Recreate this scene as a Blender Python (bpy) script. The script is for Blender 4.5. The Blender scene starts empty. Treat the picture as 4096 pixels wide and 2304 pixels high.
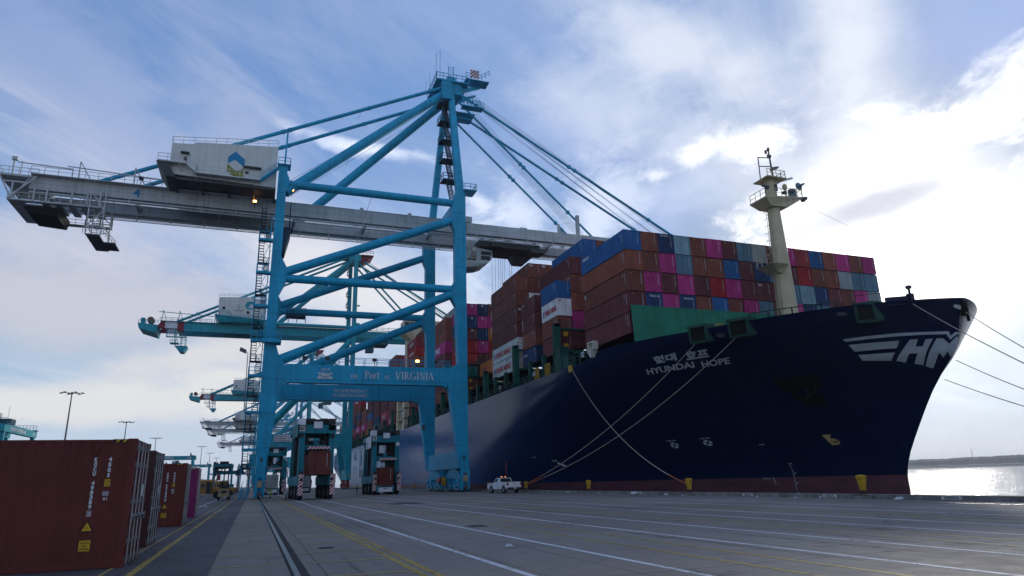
import bpy, bmesh, math, random
from mathutils import Vector, Matrix
R=math.radians; random.seed(7)
C=bpy.context.scene.collection
SC=bpy.context.scene

# ------------------------------------------------------------------ camera
yaw,pit,rol=R(20.934),R(15.968),R(1.696)
fw=Vector((math.sin(yaw)*math.cos(pit),math.cos(yaw)*math.cos(pit),math.sin(pit)))
rt0=Vector((math.cos(yaw),-math.sin(yaw),0)); up0=rt0.cross(fw)
rt=rt0*math.cos(rol)-up0*math.sin(rol); up=up0*math.cos(rol)+rt0*math.sin(rol)
cd=bpy.data.cameras.new('camera'); cam=bpy.data.objects.new('camera',cd); C.objects.link(cam)
m=Matrix((rt,up,-fw)).transposed().to_4x4(); m.translation=Vector((0,0,1.704)); cam.matrix_world=m
cd.sensor_width=36; cd.lens=2669.4/4096*36; cd.clip_start=.1; cd.clip_end=30000
SC.camera=cam
SC.view_settings.view_transform='Standard'; SC.view_settings.look='None'
SC.view_settings.exposure=0.5; SC.view_settings.gamma=1
try: SC.cycles.max_bounces=6; SC.cycles.caustics_reflective=False; SC.cycles.caustics_refractive=False
except Exception: pass

# ------------------------------------------------------------------ sky and sun
SUN_AZ,SUN_EL=R(53.0),R(16.5)
sdir=Vector((math.sin(SUN_AZ)*math.cos(SUN_EL),math.cos(SUN_AZ)*math.cos(SUN_EL),math.sin(SUN_EL)))
class NT:
    def __init__(s,tree): s.t=tree
    def n(s,typ,ins=None,**kw):
        x=s.t.nodes.new(typ)
        for k,v in kw.items(): setattr(x,k,v)
        for k,v in (ins or {}).items():
            if isinstance(v,bpy.types.NodeSocket): s.t.links.new(v,x.inputs[k])
            else: x.inputs[k].default_value=v
        return x
    def m(s,op,a,b=None,c=None,clamp=False):
        ins={0:a}
        if b is not None: ins[1]=b
        if c is not None: ins[2]=c
        return s.n('ShaderNodeMath',ins,operation=op,use_clamp=clamp).outputs[0]
    def vm(s,op,a,b=None):
        ins={0:a}
        if b is not None: ins[1]=b
        x=s.n('ShaderNodeVectorMath',ins,operation=op)
        return x.outputs['Value'] if op in('DOT_PRODUCT','LENGTH') else x.outputs[0]
    def ss(s,v,a,b,lo=0.,hi=1.):
        return s.n('ShaderNodeMapRange',{0:v,1:a,2:b,3:lo,4:hi},interpolation_type='SMOOTHSTEP').outputs[0]
    def mix(s,f,a,b,mode='MIX'):
        x=s.n('ShaderNodeMix',data_type='RGBA',blend_type=mode,clamp_factor=True)
        for k,v in ((0,f),(6,a),(7,b)):
            if isinstance(v,bpy.types.NodeSocket): s.t.links.new(v,x.inputs[k])
            else: x.inputs[k].default_value=v if k==0 or len(v)==4 else (*v,1)
        return x.outputs[2]
    def xyz(s,x,y,z): return s.n('ShaderNodeCombineXYZ',{0:x,1:y,2:z}).outputs[0]
    def noise(s,vec,scale,detail=6,rough=.55,dist=0.):
        return s.n('ShaderNodeTexNoise',{'Vector':vec,'Scale':scale,'Detail':detail,'Roughness':rough,'Distortion':dist}).outputs[0]
W=bpy.data.worlds.new('World'); SC.world=W; W.use_nodes=True
try: W.cycles.sampling_method='MANUAL'; W.cycles.sample_map_resolution=512
except Exception: pass
wt=W.node_tree; wt.nodes.clear(); q=NT(wt)
D=q.n('ShaderNodeTexCoord').outputs['Generated']
D=q.vm('NORMALIZE',D)
sp=q.n('ShaderNodeSeparateXYZ',{0:D}); dx,dy,dz=sp.outputs
nish=q.n('ShaderNodeTexSky',sky_type='NISHITA',sun_disc=False,sun_elevation=SUN_EL,sun_rotation=SUN_AZ,air_density=1.0,dust_density=.35,ozone_density=2.2).outputs[0]
sky=q.mix(1.0,nish,(.245,.272,.322),'MULTIPLY')
# keep the clear air near the sun from burning out
lum=q.vm('DOT_PRODUCT',sky,(.3,.5,.2))
k_=q.m('DIVIDE',1.0,q.m('ADD',1.0,q.m('MULTIPLY',lum,2.5)))
sky=q.mix(1.0,sky,q.n('ShaderNodeCombineColor',{0:k_,1:k_,2:k_}).outputs[0],'MULTIPLY')
sky=q.mix(q.ss(dz,.30,.02,0.,.85),sky,(.40,.49,.60))
sd=q.m('MAXIMUM',q.vm('DOT_PRODUCT',D,tuple(sdir)),0)
g1=q.m('POWER',sd,6.); g2=q.m('POWER',sd,34.); g3=q.m('POWER',sd,240.)
azm=q.m('MULTIPLY',q.m('ARCTAN2',dx,dy),57.2958); elv=q.m('MULTIPLY',q.m('ARCSINE',dz),57.2958)
zc=q.m('ADD',q.m('MAXIMUM',dz,0),.16)
u=q.m('DIVIDE',dx,zc); v=q.m('DIVIDE',dy,zc)
def rot(a,su,sv,w):
    c_,s_=math.cos(R(a)),math.sin(R(a))
    uu=q.m('ADD',q.m('MULTIPLY',u,c_*su),q.m('MULTIPLY',v,s_*su)); vv=q.m('SUBTRACT',q.m('MULTIPLY',v,c_*sv),q.m('MULTIPLY',u,s_*sv))
    return q.xyz(uu,vv,w)
AE=q.xyz(q.m('MULTIPLY',azm,.035),q.m('MULTIPLY',elv,.075),2.3)
wb=q.m('SUBTRACT',q.noise(q.xyz(q.m('MULTIPLY',azm,.06),q.m('MULTIPLY',elv,.12),7.7),1.6,8,.62),.5)   # breaks up the edge of every cloud
wb2=q.m('SUBTRACT',q.noise(q.xyz(q.m('MULTIPLY',azm,.16),q.m('MULTIPLY',elv,.26),3.1),1.5,9,.66,.4),.5)
def cloud(az,el,wa,we,tilt=0.,soft=.6,rag=2.2,fine=1.0):
    """soft ragged cloud centred on a compass direction and height above the horizon, sizes in degrees"""
    a=q.m('SUBTRACT',azm,az); e=q.m('SUBTRACT',elv,el); c_,s_=math.cos(R(tilt)),math.sin(R(tilt))
    x=q.m('ADD',q.m('MULTIPLY',a,c_/wa),q.m('MULTIPLY',e,s_/wa)); y=q.m('SUBTRACT',q.m('MULTIPLY',e,c_/we),q.m('MULTIPLY',a,s_/we))
    r=q.m('SQRT',q.m('ADD',q.m('MULTIPLY',x,x),q.m('MULTIPLY',y,y)))
    r=q.m('ADD',r,q.m('ADD',q.m('MULTIPLY',wb,rag),q.m('MULTIPLY',wb2,fine)))
    return q.ss(r,1.+soft*.5,1.-soft)
# thin streaked cirrus everywhere
n1=q.noise(rot(38,.30,1.25,3.7),1.05,12,.66,.9); n0=q.noise(rot(10,.5,.5,9.1),.55,4,.5,.3)
cir=q.m('MULTIPLY',q.ss(n1,.43,.68),q.ss(n0,.36,.62,.35,1.))
ccol=q.mix(g1,(.46,.50,.60),(.73,.78,.86))
sky=q.mix(q.m('MULTIPLY',q.ss(n0,.30,.62),.26),sky,(.46,.51,.68))
col=q.mix(q.m('MULTIPLY',cir,.80),sky,ccol)
n1b=q.noise(rot(52,.42,2.6,5.5),1.7,12,.66,1.1); n0b=q.noise(rot(-20,.6,.6,2.2),.8,3,.5)
col=q.mix(q.m('MULTIPLY',q.m('MULTIPLY',q.ss(n1b,.46,.70),q.ss(n0b,.40,.60,.1,1.)),.45),col,q.mix(g1,(.54,.56,.63),(.82,.84,.88)))
# lilac banks low on the shaded side, paler towards the horizon
shade=(.455,.455,.505); pale=(.60,.595,.585)
for az,el,wa,we,ti,so,rg,fi,c_,al in((-11,13.2,17,3.9,-4,.7,1.5,.5,shade,.85),(-16,17.5,9,2.2,0,.8,2.,.8,(.48,.485,.55),.6),(1.5,18.5,9,3.4,-32,.9,1.6,.5,(.585,.58,.61),.75),(9,15.5,10,3.4,-16,.9,1.6,.5,(.62,.615,.63),.75),(-3.0,10.2,9,1.7,14,.7,1.3,.5,(.57,.56,.56),.8),
    (-13,5.8,12,1.5,3,.6,1.5,.6,pale,.85),(-2.0,7.2,4.2,2.,-20,.5,1.6,.7,pale,.85),(-14,26,12,4.5,-42,1.,2.2,.9,(.40,.43,.56),.55),(-3,27,7,4,-50,1.,2.2,.9,(.40,.43,.55),.45)):
    col=q.mix(q.m('MULTIPLY',cloud(az,el,wa,we,ti,so,rg,fi),al),col,c_)
# wisps behind the crane
for az,el,wa,we,ti,al in((9.5,27.3,5.5,.6,-4,.62),(5.0,27.9,4,.5,-8,.4),(18.0,23.5,2.5,.7,-25,.6),(22,22,3,3,60,.5),(17,19,4,2.5,80,.45),(29,22,5,3.0,50,.55)):
    col=q.mix(q.m('MULTIPLY',cloud(az,el,wa,we,ti,.9,2.6,2.4),al),col,(.78,.82,.92))
# gaps of clear blue air on the sunny side
for az,el,wa,we,ti,al,c_ in((62,29.5,7.5,4.2,-10,.75,(.27,.35,.60)),(35.5,22.2,6,3.2,35,.6,(.36,.44,.66)),(29,28,9,4,-20,.4,(.40,.46,.66)),(47.5,27.5,4.5,3.,-20,.45,(.45,.50,.66)),(65,23,3,3,0,.5,(.40,.47,.65)),(-19,31,8,3,-30,.55,(.15,.24,.46)),(20,37,12,3,-15,.5,(.25,.34,.56))):
    col=q.mix(q.m('MULTIPLY',cloud(az,el,wa,we,ti,1.1,1.6,.9),al),col,c_)
# bright veil high on the sunny side
for az,el,wa,we,ti,al in((38,34,14,3.2,-28,.7),(30,31,10,3,-20,.45),(51.5,30.5,3.6,9,-12,.75),(44,24,12,4,-10,.45)):
    col=q.mix(q.m('MULTIPLY',cloud(az,el,wa,we,ti,1.1,1.8,.9),al),col,(.66,.69,.75))
def glow(c,f,k):
    return q.mix(1.0,c,q.mix(1.0,(k[0],k[1],k[2]),q.n('ShaderNodeCombineColor',{0:f,1:f,2:f}).outputs[0],'MULTIPLY'),'ADD')
col=glow(col,g2,(.06,.06,.055))
# sunlit cumulus
for az,el,wa,we,ti,so,al in((44.0,26.2,4.2,1.9,6,.5,.95),(38.2,25.6,2.0,1.0,20,.5,.8),(34.5,24.6,1.6,.6,0,.5,.6),(61.5,24.6,4.6,2.3,18,.5,.95),(57.5,23.2,5.,1.4,-4,.5,.95),(52.5,26.,1.6,.8,0,.5,.7),(66,20.5,5,2.2,0,.6,.9),(46.5,20.2,8.5,2.0,14,.5,.95),(38,15.6,9,2.4,18,.4,.95),(57.5,17.5,7,2.2,-6,.5,.95),(50,15.,10,2.6,0,.6,.9)):
    col=q.mix(q.m('MULTIPLY',cloud(az,el,wa,we,ti,.75,2.0,3.0),al),col,(.84,.85,.88))
col=glow(col,g3,(1.6,1.5,1.35)); col=glow(col,q.m('MULTIPLY',g2,q.ss(elv,22.,9.)),(.28,.27,.245))
# shaded cloud across the light
col=q.mix(q.m('MULTIPLY',cloud(51.8,19.3,7.0,1.9,5,.8,.8,.5),.9),col,(.42,.44,.52))
for az,el,wa,we,ti in((47.8,22.8,1.5,.4,0),(50.5,22.2,2.0,.4,8),(62,11,5,1.6,20),(61,6.5,6,.8,0)):
    col=q.mix(q.m('MULTIPLY',cloud(az,el,wa,we,ti,.9,1.6,1.),.45),col,(.66,.70,.80))
hz=q.ss(elv,4.5,-.3,0.,.7)
col=q.mix(hz,col,q.mix(g1,(.50,.56,.62),(.60,.585,.55)))
bg=q.n('ShaderNodeBackground',{'Color':col,'Strength':1.0})
wo=q.n('ShaderNodeOutputWorld',{0:bg.outputs[0]})
sl=bpy.data.lights.new('sun','SUN'); sl.energy=1.5; sl.angle=R(6); sl.color=(1,.93,.82)
so=bpy.data.objects.new('sun',sl); C.objects.link(so); so.rotation_euler=(-sdir).to_track_quat('-Z','Y').to_euler()

# ------------------------------------------------------------------ helpers
class MB:
    """collects shapes into one mesh"""
    def __init__(s): s.v=[]; s.f=[]
    def add(s,vs,fs):
        b=len(s.v); s.v+= [tuple(x) for x in vs]; s.f+=[tuple(b+i for i in f) for f in fs]; return s
    def hexa(s,p):  # 8 points: bottom ring 0-3, top ring 4-7
        return s.add(p,[(3,2,1,0),(4,5,6,7),(0,1,5,4),(1,2,6,5),(2,3,7,6),(3,0,4,7)])
    def box(s,x0,x1,y0,y1,z0,z1):
        return s.hexa([(x0,y0,z0),(x1,y0,z0),(x1,y1,z0),(x0,y1,z0),(x0,y0,z1),(x1,y0,z1),(x1,y1,z1),(x0,y1,z1)])
    def beam(s,a,b,w,h=None,up=(0,0,1)):
        h=h or w; a=Vector(a); b=Vector(b); d=(b-a)
        if d.length<1e-6: return s
        d.normalize(); upv=Vector(up)
        if abs(d.dot(upv))>.99: upv=Vector((0,1,0))
        sx=d.cross(upv).normalized()*w/2; sy=sx.cross(d).normalized()*h/2
        return s.hexa([a-sx-sy,a+sx-sy,b+sx-sy,b-sx-sy,a-sx+sy,a+sx+sy,b+sx+sy,b-sx+sy])
    def tube(s,a,b,r,n=8,r2=None,cap=True):
        a=Vector(a); b=Vector(b); d=(b-a).normalized(); r2=r if r2 is None else r2
        t=Vector((0,0,1)) if abs(d.z)<.9 else Vector((1,0,0))
        x=d.cross(t).normalized(); y=d.cross(x).normalized()
        vs=[]
        for p,rr in((a,r),(b,r2)):
            for i in range(n):
                an=2*math.pi*i/n; vs.append(p+x*math.cos(an)*rr+y*math.sin(an)*rr)
        fs=[(i,(i+1)%n,n+(i+1)%n,n+i) for i in range(n)]
        if cap: fs+=[tuple(range(n-1,-1,-1)),tuple(range(n,2*n))]
        return s.add(vs,fs)
    def path(s,pts,r,n=6):
        pts=[Vector(p) for p in pts]; vs=[]; fs=[]
        for k,p in enumerate(pts):
            d=(pts[min(k+1,len(pts)-1)]-pts[max(k-1,0)]).normalized()
            t=Vector((0,0,1)) if abs(d.z)<.95 else Vector((1,0,0))
            x=d.cross(t).normalized(); y=d.cross(x).normalized()
            vs+=[p+x*math.cos(2*math.pi*i/n)*r+y*math.sin(2*math.pi*i/n)*r for i in range(n)]
        for k in range(len(pts)-1):
            fs+=[(k*n+i,k*n+(i+1)%n,(k+1)*n+(i+1)%n,(k+1)*n+i) for i in range(n)]
        return s.add(vs,fs)
    def prism(s,poly,fn,d):  # poly of (a,b); fn(a,b,t)->xyz, t = 0 and d
        n=len(poly); vs=[fn(a,b,0) for a,b in poly]+[fn(a,b,d) for a,b in poly]
        return s.add(vs,[tuple(range(n-1,-1,-1)),tuple(range(n,2*n))]+[(i,(i+1)%n,n+(i+1)%n,n+i) for i in range(n)])
    def lathe(s,prof,c=(0,0,0),n=16,axis='Z'):
        vs=[]; c=Vector(c)
        for r,z in prof:
            for i in range(n):
                a=2*math.pi*i/n; p=(r*math.cos(a),r*math.sin(a),z)
                if axis=='X': p=(z,p[0],p[1])
                if axis=='Y': p=(p[0],z,p[1])
                vs.append(c+Vector(p))
        k=len(prof)
        fs=[(j*n+i,j*n+(i+1)%n,(j+1)*n+(i+1)%n,(j+1)*n+i) for j in range(k-1) for i in range(n)]
        fs+=[tuple(range(n-1,-1,-1)),tuple((k-1)*n+i for i in range(n))]
        return s.add(vs,fs)
    def rail(s,pts,h=1.1,step=2.,r=.03,mid=True):
        for a,b in zip(pts[:-1],pts[1:]):
            a=Vector(a); b=Vector(b); L=(b-a).length; n=max(1,round(L/step))
            for i in range(n+1):
                p=a.lerp(b,i/n); s.beam(p,p+Vector((0,0,h)),r*2)
            z=Vector((0,0,h)); s.beam(a+z,b+z,r*2)
            if mid: s.beam(a+z*.5,b+z*.5,r*1.6)
        return s
    def flight(s,a,b,w,side=(1,0,0),tread=.32,rail=True):
        a=Vector(a); b=Vector(b); sv=Vector(side)*w/2; n=max(2,round(abs(b.z-a.z)/tread))
        d=(b-a); run=Vector((d.x,d.y,0)); rl=run.normalized()*.13 if run.length>1e-4 else Vector((0,.13,0))
        for i in range(n+1):
            p=a.lerp(b,i/n); s.hexa([p-sv-rl,p+sv-rl,p+sv+rl,p-sv+rl]+[x+Vector((0,0,.06)) for x in(p-sv-rl,p+sv-rl,p+sv+rl,p-sv+rl)])
        for k in(-1,1):
            s.beam(a+sv*k,b+sv*k,.07,.28)
            if rail:
                s.beam(a+sv*k+Vector((0,0,1.0)),b+sv*k+Vector((0,0,1.0)),.06)
                for i in range(0,n+1,4):
                    p=a.lerp(b,i/n)+sv*k; s.beam(p,p+Vector((0,0,1)),.05)
        return s
    def mesh(s,name):
        me=bpy.data.meshes.new(name); me.from_pydata(s.v,[],s.f); me.validate(); me.update(); return me
    def build(s,name,mt,parent=None,smooth=False,loc=None):
        me=s.mesh(name)
        bm=bmesh.new(); bm.from_mesh(me); bmesh.ops.recalc_face_normals(bm,faces=bm.faces); bm.to_mesh(me); bm.free()
        if mt: me.materials.append(mt)
        o=bpy.data.objects.new(name,me); C.objects.link(o)
        if smooth:
            for p in me.polygons: p.use_smooth=True
            try: me.set_sharp_from_angle(angle=R(40))
            except Exception: pass
        if parent: o.parent=parent
        if loc: o.location=loc
        return o
def tag(o,label=None,cat=None,group=None,kind=None):
    if label: o['label']=label
    if cat: o['category']=cat
    if group: o['group']=group
    if kind: o['kind']=kind
    return o
def empty(name,loc=(0,0,0),rz=0,label=None,cat=None,group=None):
    o=bpy.data.objects.new(name,None); C.objects.link(o); o.location=loc; o.rotation_euler=(0,0,rz); o.empty_display_size=.5
    return tag(o,label,cat,group)
KIDS={}
def children(o): return [x for x in bpy.data.objects if x.parent==o]
def copy_tree(o,parent=None,kids=None):
    if kids is None:
        kids={}
        for x in bpy.data.objects:
            if x.parent: kids.setdefault(x.parent.name,[]).append(x)
    c=o.copy(); C.objects.link(c)
    if parent: c.parent=parent
    for ch in kids.get(o.name,[]): copy_tree(ch,c,kids)
    return c
MATS={}
def mat(name,col,rough=.5,metal=0.,var=.12,scale=.6,streak=0.,bump=0.,spec=.22,emit=None,objcol=False,rust=0.,coat=0.,weld=0.):
    if name in MATS: return MATS[name]
    mt=bpy.data.materials.new(name); mt.use_nodes=True; t=mt.node_tree; t.nodes.clear(); q=NT(t)
    tc=q.n('ShaderNodeTexCoord').outputs['Object']
    oi=q.n('ShaderNodeObjectInfo')
    offs=q.n('ShaderNodeVectorMath',{0:tc,1:q.n('ShaderNodeVectorMath',{0:q.xyz(oi.outputs['Random'],oi.outputs['Random'],oi.outputs['Random']),1:(37.,19.,53.)},operation='MULTIPLY').outputs[0]},operation='ADD').outputs[0]
    base=oi.outputs['Color'] if objcol else q.n('ShaderNodeRGB').outputs[0]
    if not objcol: base.default_value=(*col,1)
    c=base
    if var:
        n=q.noise(offs,scale,6,.6); f=q.ss(n,.3,.7,1-var,1+var)
        c=q.mix(1.,c,q.n('ShaderNodeCombineColor',{0:f,1:f,2:f}).outputs[0],'MULTIPLY')
    if streak:
        st=q.noise(q.n('ShaderNodeVectorMath',{0:offs,1:(2.2,2.2,.12)},operation='MULTIPLY').outputs[0],1.0,5,.6)
        f=q.ss(st,.45,.72,1.,1-streak)
        c=q.mix(1.,c,q.n('ShaderNodeCombineColor',{0:f,1:f,2:f}).outputs[0],'MULTIPLY')
    if weld:
        tx,ty,tz=q.n('ShaderNodeSeparateXYZ',{0:tc}).outputs
        wl=q.m('MAXIMUM',*[q.m('LESS_THAN',q.m('ABSOLUTE',q.m('SUBTRACT',q.m('FRACT',q.m('DIVIDE',q.m('ADD',a_,o_),p_)),.5)),.035/p_) for a_,o_,p_ in((tx,.7,6.1),(tz,.4,4.9))])
        c=q.mix(q.m('MULTIPLY',wl,weld),c,(.004,.03,.05))
        gr=q.noise(q.n('ShaderNodeVectorMath',{0:tc,1:(1.3,1.3,.10)},operation='MULTIPLY').outputs[0],1.1,7,.68); c=q.mix(q.ss(gr,.55,.78,0,.35),c,(.03,.045,.05))
    if rust:
        rn=q.noise(offs,1.7,8,.7); c=q.mix(q.ss(rn,.60,.72,0,rust),c,(.09,.035,.018))
    ins={'Base Color':c,'Roughness':rough,'Metallic':metal,'Specular IOR Level':spec}
    b=q.n('ShaderNodeBsdfPrincipled',ins)
    if coat: b.inputs['Coat Weight'].default_value=coat; b.inputs['Coat Roughness'].default_value=.1
    if emit: b.inputs['Emission Color'].default_value=(*emit[0],1); b.inputs['Emission Strength'].default_value=emit[1]
    if bump:
        bn=q.n('ShaderNodeBump',{'Height':q.noise(offs,scale*8,4,.6),'Strength':bump,'Distance':.02}); t.links.new(bn.outputs[0],b.inputs['Normal'])
    q.n('ShaderNodeOutputMaterial',{0:b.outputs[0]})
    MATS[name]=mt; return mt
def text2d(body,bold=0.):
    cu=bpy.data.curves.new('t','FONT'); cu.body=body; cu.size=1; cu.resolution_u=3; cu.offset=bold
    o=bpy.data.objects.new('t',cu); C.objects.link(o)
    dg=bpy.context.evaluated_depsgraph_get(); me=bpy.data.meshes.new_from_object(o.evaluated_get(dg))
    vs=[(p.co.x,p.co.y) for p in me.vertices]; fs=[tuple(p.vertices) for p in me.polygons]
    bpy.data.objects.remove(o); bpy.data.curves.remove(cu); bpy.data.meshes.remove(me)
    x0=min(a for a,_ in vs); x1=max(a for a,_ in vs); y0=min(b for _,b in vs); y1=max(b for _,b in vs)
    return [((a-x0)/(x1-x0),(b-y0)/(y1-y0)) for a,b in vs],fs
def letters(mb,body,fn,bold=.012):
    """fn(u,v) with u,v in 0..1 over the box of the whole text -> xyz"""
    vs,fs=text2d(body,bold); mb.add([fn(a,b) for a,b in vs],fs); return mb
def lettering(name,body,fn,mt,parent,bold=.012):
    return letters(MB(),body,fn,bold).build(name,mt,parent)
# ------------------------------------------------------------------ ground, water, shore
def ground_mat(name,col,dark,tyre=.35,joint=0.,rough=.75):
    mt=bpy.data.materials.new(name); mt.use_nodes=True; t=mt.node_tree; t.nodes.clear(); q=NT(t)
    tc=q.n('ShaderNodeTexCoord').outputs['Object']
    n1=q.noise(tc,.09,7,.6,.4); n2=q.noise(tc,1.6,9,.7); n3=q.noise(q.vm('MULTIPLY',tc,(2.4,.05,1.)),1.,6,.6,.3)
    n4=q.noise(tc,30.,3,.7)
    c=q.mix(q.ss(n1,.3,.7),col,dark)
    c=q.mix(q.ss(n2,.42,.75,0,.45),c,dark)
    c=q.mix(q.ss(n3,.5,.75,0,tyre),c,tuple(x*.45 for x in dark))
    sp_=q.ss(q.noise(tc,.9,3,.5),.68,.74,0,.7); c=q.mix(sp_,c,tuple(x*.35 for x in dark))
    vo=q.n('ShaderNodeTexVoronoi',{'Vector':q.vm('ADD',tc,q.n('ShaderNodeVectorMath',{0:q.n('ShaderNodeTexNoise',{'Vector':tc,'Scale':.8,'Detail':5}).outputs[1],1:(1.6,1.6,0.)},operation='MULTIPLY').outputs[0]),'Scale':.16},feature='DISTANCE_TO_EDGE').outputs[0]
    c=q.mix(q.m('MULTIPLY',q.m('LESS_THAN',vo,.0035),q.ss(n1,.45,.6,0.,.75)),c,tuple(x*.3 for x in dark))
    sk=q.noise(q.vm('MULTIPLY',tc,(1.1,.018,1.)),2.2,4,.5,.2); c=q.mix(q.m('MULTIPLY',q.ss(sk,.60,.66,0,.55),q.ss(n2,.35,.6)),c,tuple(x*.3 for x in dark))
    oil=q.noise(tc,.42,2,.4); c=q.mix(q.m('MULTIPLY',q.ss(oil,.66,.72,0,.6),q.ss(n2,.3,.65)),c,tuple(x*.25 for x in dark))
    f=q.ss(n4,.2,.8,.8,1.2); c=q.mix(1.,c,q.n('ShaderNodeCombineColor',{0:f,1:f,2:f}).outputs[0],'MULTIPLY')
    if joint:
        x,y,z=q.n('ShaderNodeSeparateXYZ',{0:tc}).outputs
        def ln(a,p,w): return q.m('LESS_THAN',q.m('ABSOLUTE',q.m('SUBTRACT',q.m('FRACT',q.m('DIVIDE',a,p)),.5)),w/p/2)
        j=q.m('MAXIMUM',ln(q.m('ADD',x,1.1),5.2,.04),ln(y,7.6,.05))
        c=q.mix(q.m('MULTIPLY',j,joint),c,tuple(x*.4 for x in dark))
    b=q.n('ShaderNodeBsdfPrincipled',{'Base Color':c,'Roughness':q.ss(n2,.3,.7,rough-.04,rough+.06),'Specular IOR Level':.18})
    bn=q.n('ShaderNodeBump',{'Height':q.m('ADD',n4,q.m('MULTIPLY',n2,.5)),'Strength':.25,'Distance':.012}); t.links.new(bn.outputs[0],b.inputs['Normal'])
    q.n('ShaderNodeOutputMaterial',{0:b.outputs[0]}); return mt
M_conc=ground_mat('apron_concrete',(.240,.214,.190),(.160,.143,.128),.40,.75)
M_asph=ground_mat('asphalt',(.095,.093,.098),(.062,.060,.064),.3)
QX=34.15
def sheet(name,x0,x1,y0,y1,z,mt,nx=1,ny=1):
    o=MB().add([(x0,y0,z),(x1,y0,z),(x1,y1,z),(x0,y1,z)],[(0,1,2,3)]).build(name,mt); tag(o,kind='structure'); return o
ap=MB().box(-3500,QX,-120,6000,-6,0).build('ground',M_conc); tag(ap,kind='structure')
sheet('asphalt_road',-600,-.72,-100,3000,.004,M_asph)
def worn(name,col,th=.40):
    mt=bpy.data.materials.new(name); mt.use_nodes=True; t=mt.node_tree; t.nodes.clear(); q=NT(t)
    tc=q.n('ShaderNodeTexCoord').outputs['Object']
    n=q.m('ADD',q.m('MULTIPLY',q.noise(tc,5.,8,.75),.7),q.m('MULTIPLY',q.noise(tc,.35,3,.5),.3))
    b=q.n('ShaderNodeBsdfPrincipled',{'Base Color':(*col,1),'Roughness':.7})
    tr=q.n('ShaderNodeBsdfTransparent')
    mx=q.n('ShaderNodeMixShader',{0:q.ss(n,th-.06,th+.10),1:tr.outputs[0],2:b.outputs[0]})
    q.n('ShaderNodeOutputMaterial',{0:mx.outputs[0]}); return mt
M_wl=worn('worn_white_paint',(.55,.56,.58),.40); M_yl=worn('worn_yellow_paint',(.33,.225,.040),.42); M_yf=worn('faded_yellow_paint',(.33,.235,.065),.38)
mw=MB(); my=MB(); mf=MB()
def strip(mb,x,y0,y1,w,z=.004):
    n=max(1,int((y1-y0)/40))
    for i in range(n):
        a=y0+(y1-y0)*i/n; b=y0+(y1-y0)*(i+1)/n
        mb.add([(x-w/2,a,z),(x+w/2,a,z),(x+w/2,b,z),(x-w/2,b,z)],[(0,1,2,3)])
for k in range(4):
    for dx_ in (4.88,7.5): strip(mw,dx_+6.62*k,2,420,.15)
    if k<3:
        for dx_ in (9.0,10.15): strip(my if k==0 else mf,dx_+6.6*k,2,420,.14)
strip(my,3.16,2,420,.15); strip(my,3.42,2,420,.15)
strip(my,-2.27,2,420,.16,.009); strip(mf,-2.86,2,420,.07,.009)
y=4.
while y<110:
    mf.add([(-.62,y,.006),(.55,y-.12,.006),(.55,y+.02,.006),(-.62,y+.14,.006)],[(0,1,2,3)])
    mf.add([(1.4,y-.3,.006),(3.0,y-.42,.006),(3.0,y-.28,.006),(1.4,y-.16,.006)],[(0,1,2,3)]); y+=2.62
for x,y0,y1 in ((-4.6,40,150),(-7.8,60,150)): strip(mw,x,y0,y1,.14,.009)
for i in range(6): mw.add([(-6.9+i*.55,70+i*.2,.009),(-6.6+i*.55,70+i*.2,.009),(-6.6+i*.55,73.5+i*.2,.009),(-6.9+i*.55,73.5+i*.2,.009)],[(0,1,2,3)])
for n_,b_,m_ in (('white_lane_lines',mw,M_wl),('yellow_lane_lines',my,M_yl),('faded_yellow_lines',mf,M_yf)):
    tag(b_.build(n_,m_),kind='structure')
# crane rails set in dark slots
M_slot=mat('rail_slot',(.028,.027,.028),.85,0,.5,3,bump=.4); M_steel=mat('rail_steel',(.32,.33,.35),.28,1.,.15,3)
for X in (.95,31.1):
    b=MB(); strip(b,X+.06,0,900,.34,.006); tag(b.build('rail_slot',M_slot),kind='structure')
    b=MB().box(X-.055,X+.055,0,900,.007,.022); tag(b.build('crane_rail',M_steel),kind='structure')
# drain grates and a cover plate
M_iron=mat('cast_iron',(.05,.05,.055),.55,.6)
for i,(x,y,w,l,lb) in enumerate(((2.05,20.5,.35,.5,'small dark drain grate between the crane rail and double yellow line'),(8.2,26,.6,.9,'dark square drain grate between white and yellow lane lines'))):
    b=MB()
    for k in range(7): b.box(x-w/2,x+w/2,y-l/2+k*l/7,y-l/2+(k+.55)*l/7,.005,.016)
    b.box(x-w/2-.03,x-w/2,y-l/2,y+l/2,.005,.014); b.box(x+w/2,x+w/2+.03,y-l/2,y+l/2,.005,.014)
    tag(b.build('drain_grate',M_iron),lb,'drain grate')
M_patch=ground_mat('asphalt_patch',(.05,.052,.06),(.04,.042,.048),.2)
o=MB().add([(10.6,56,.0045),(13.4,56,.0045),(13.4,60,.0045),(10.6,60,.0045)],[(0,1,2,3)]).build('ground_patch',M_patch); tag(o,kind='structure')
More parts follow.
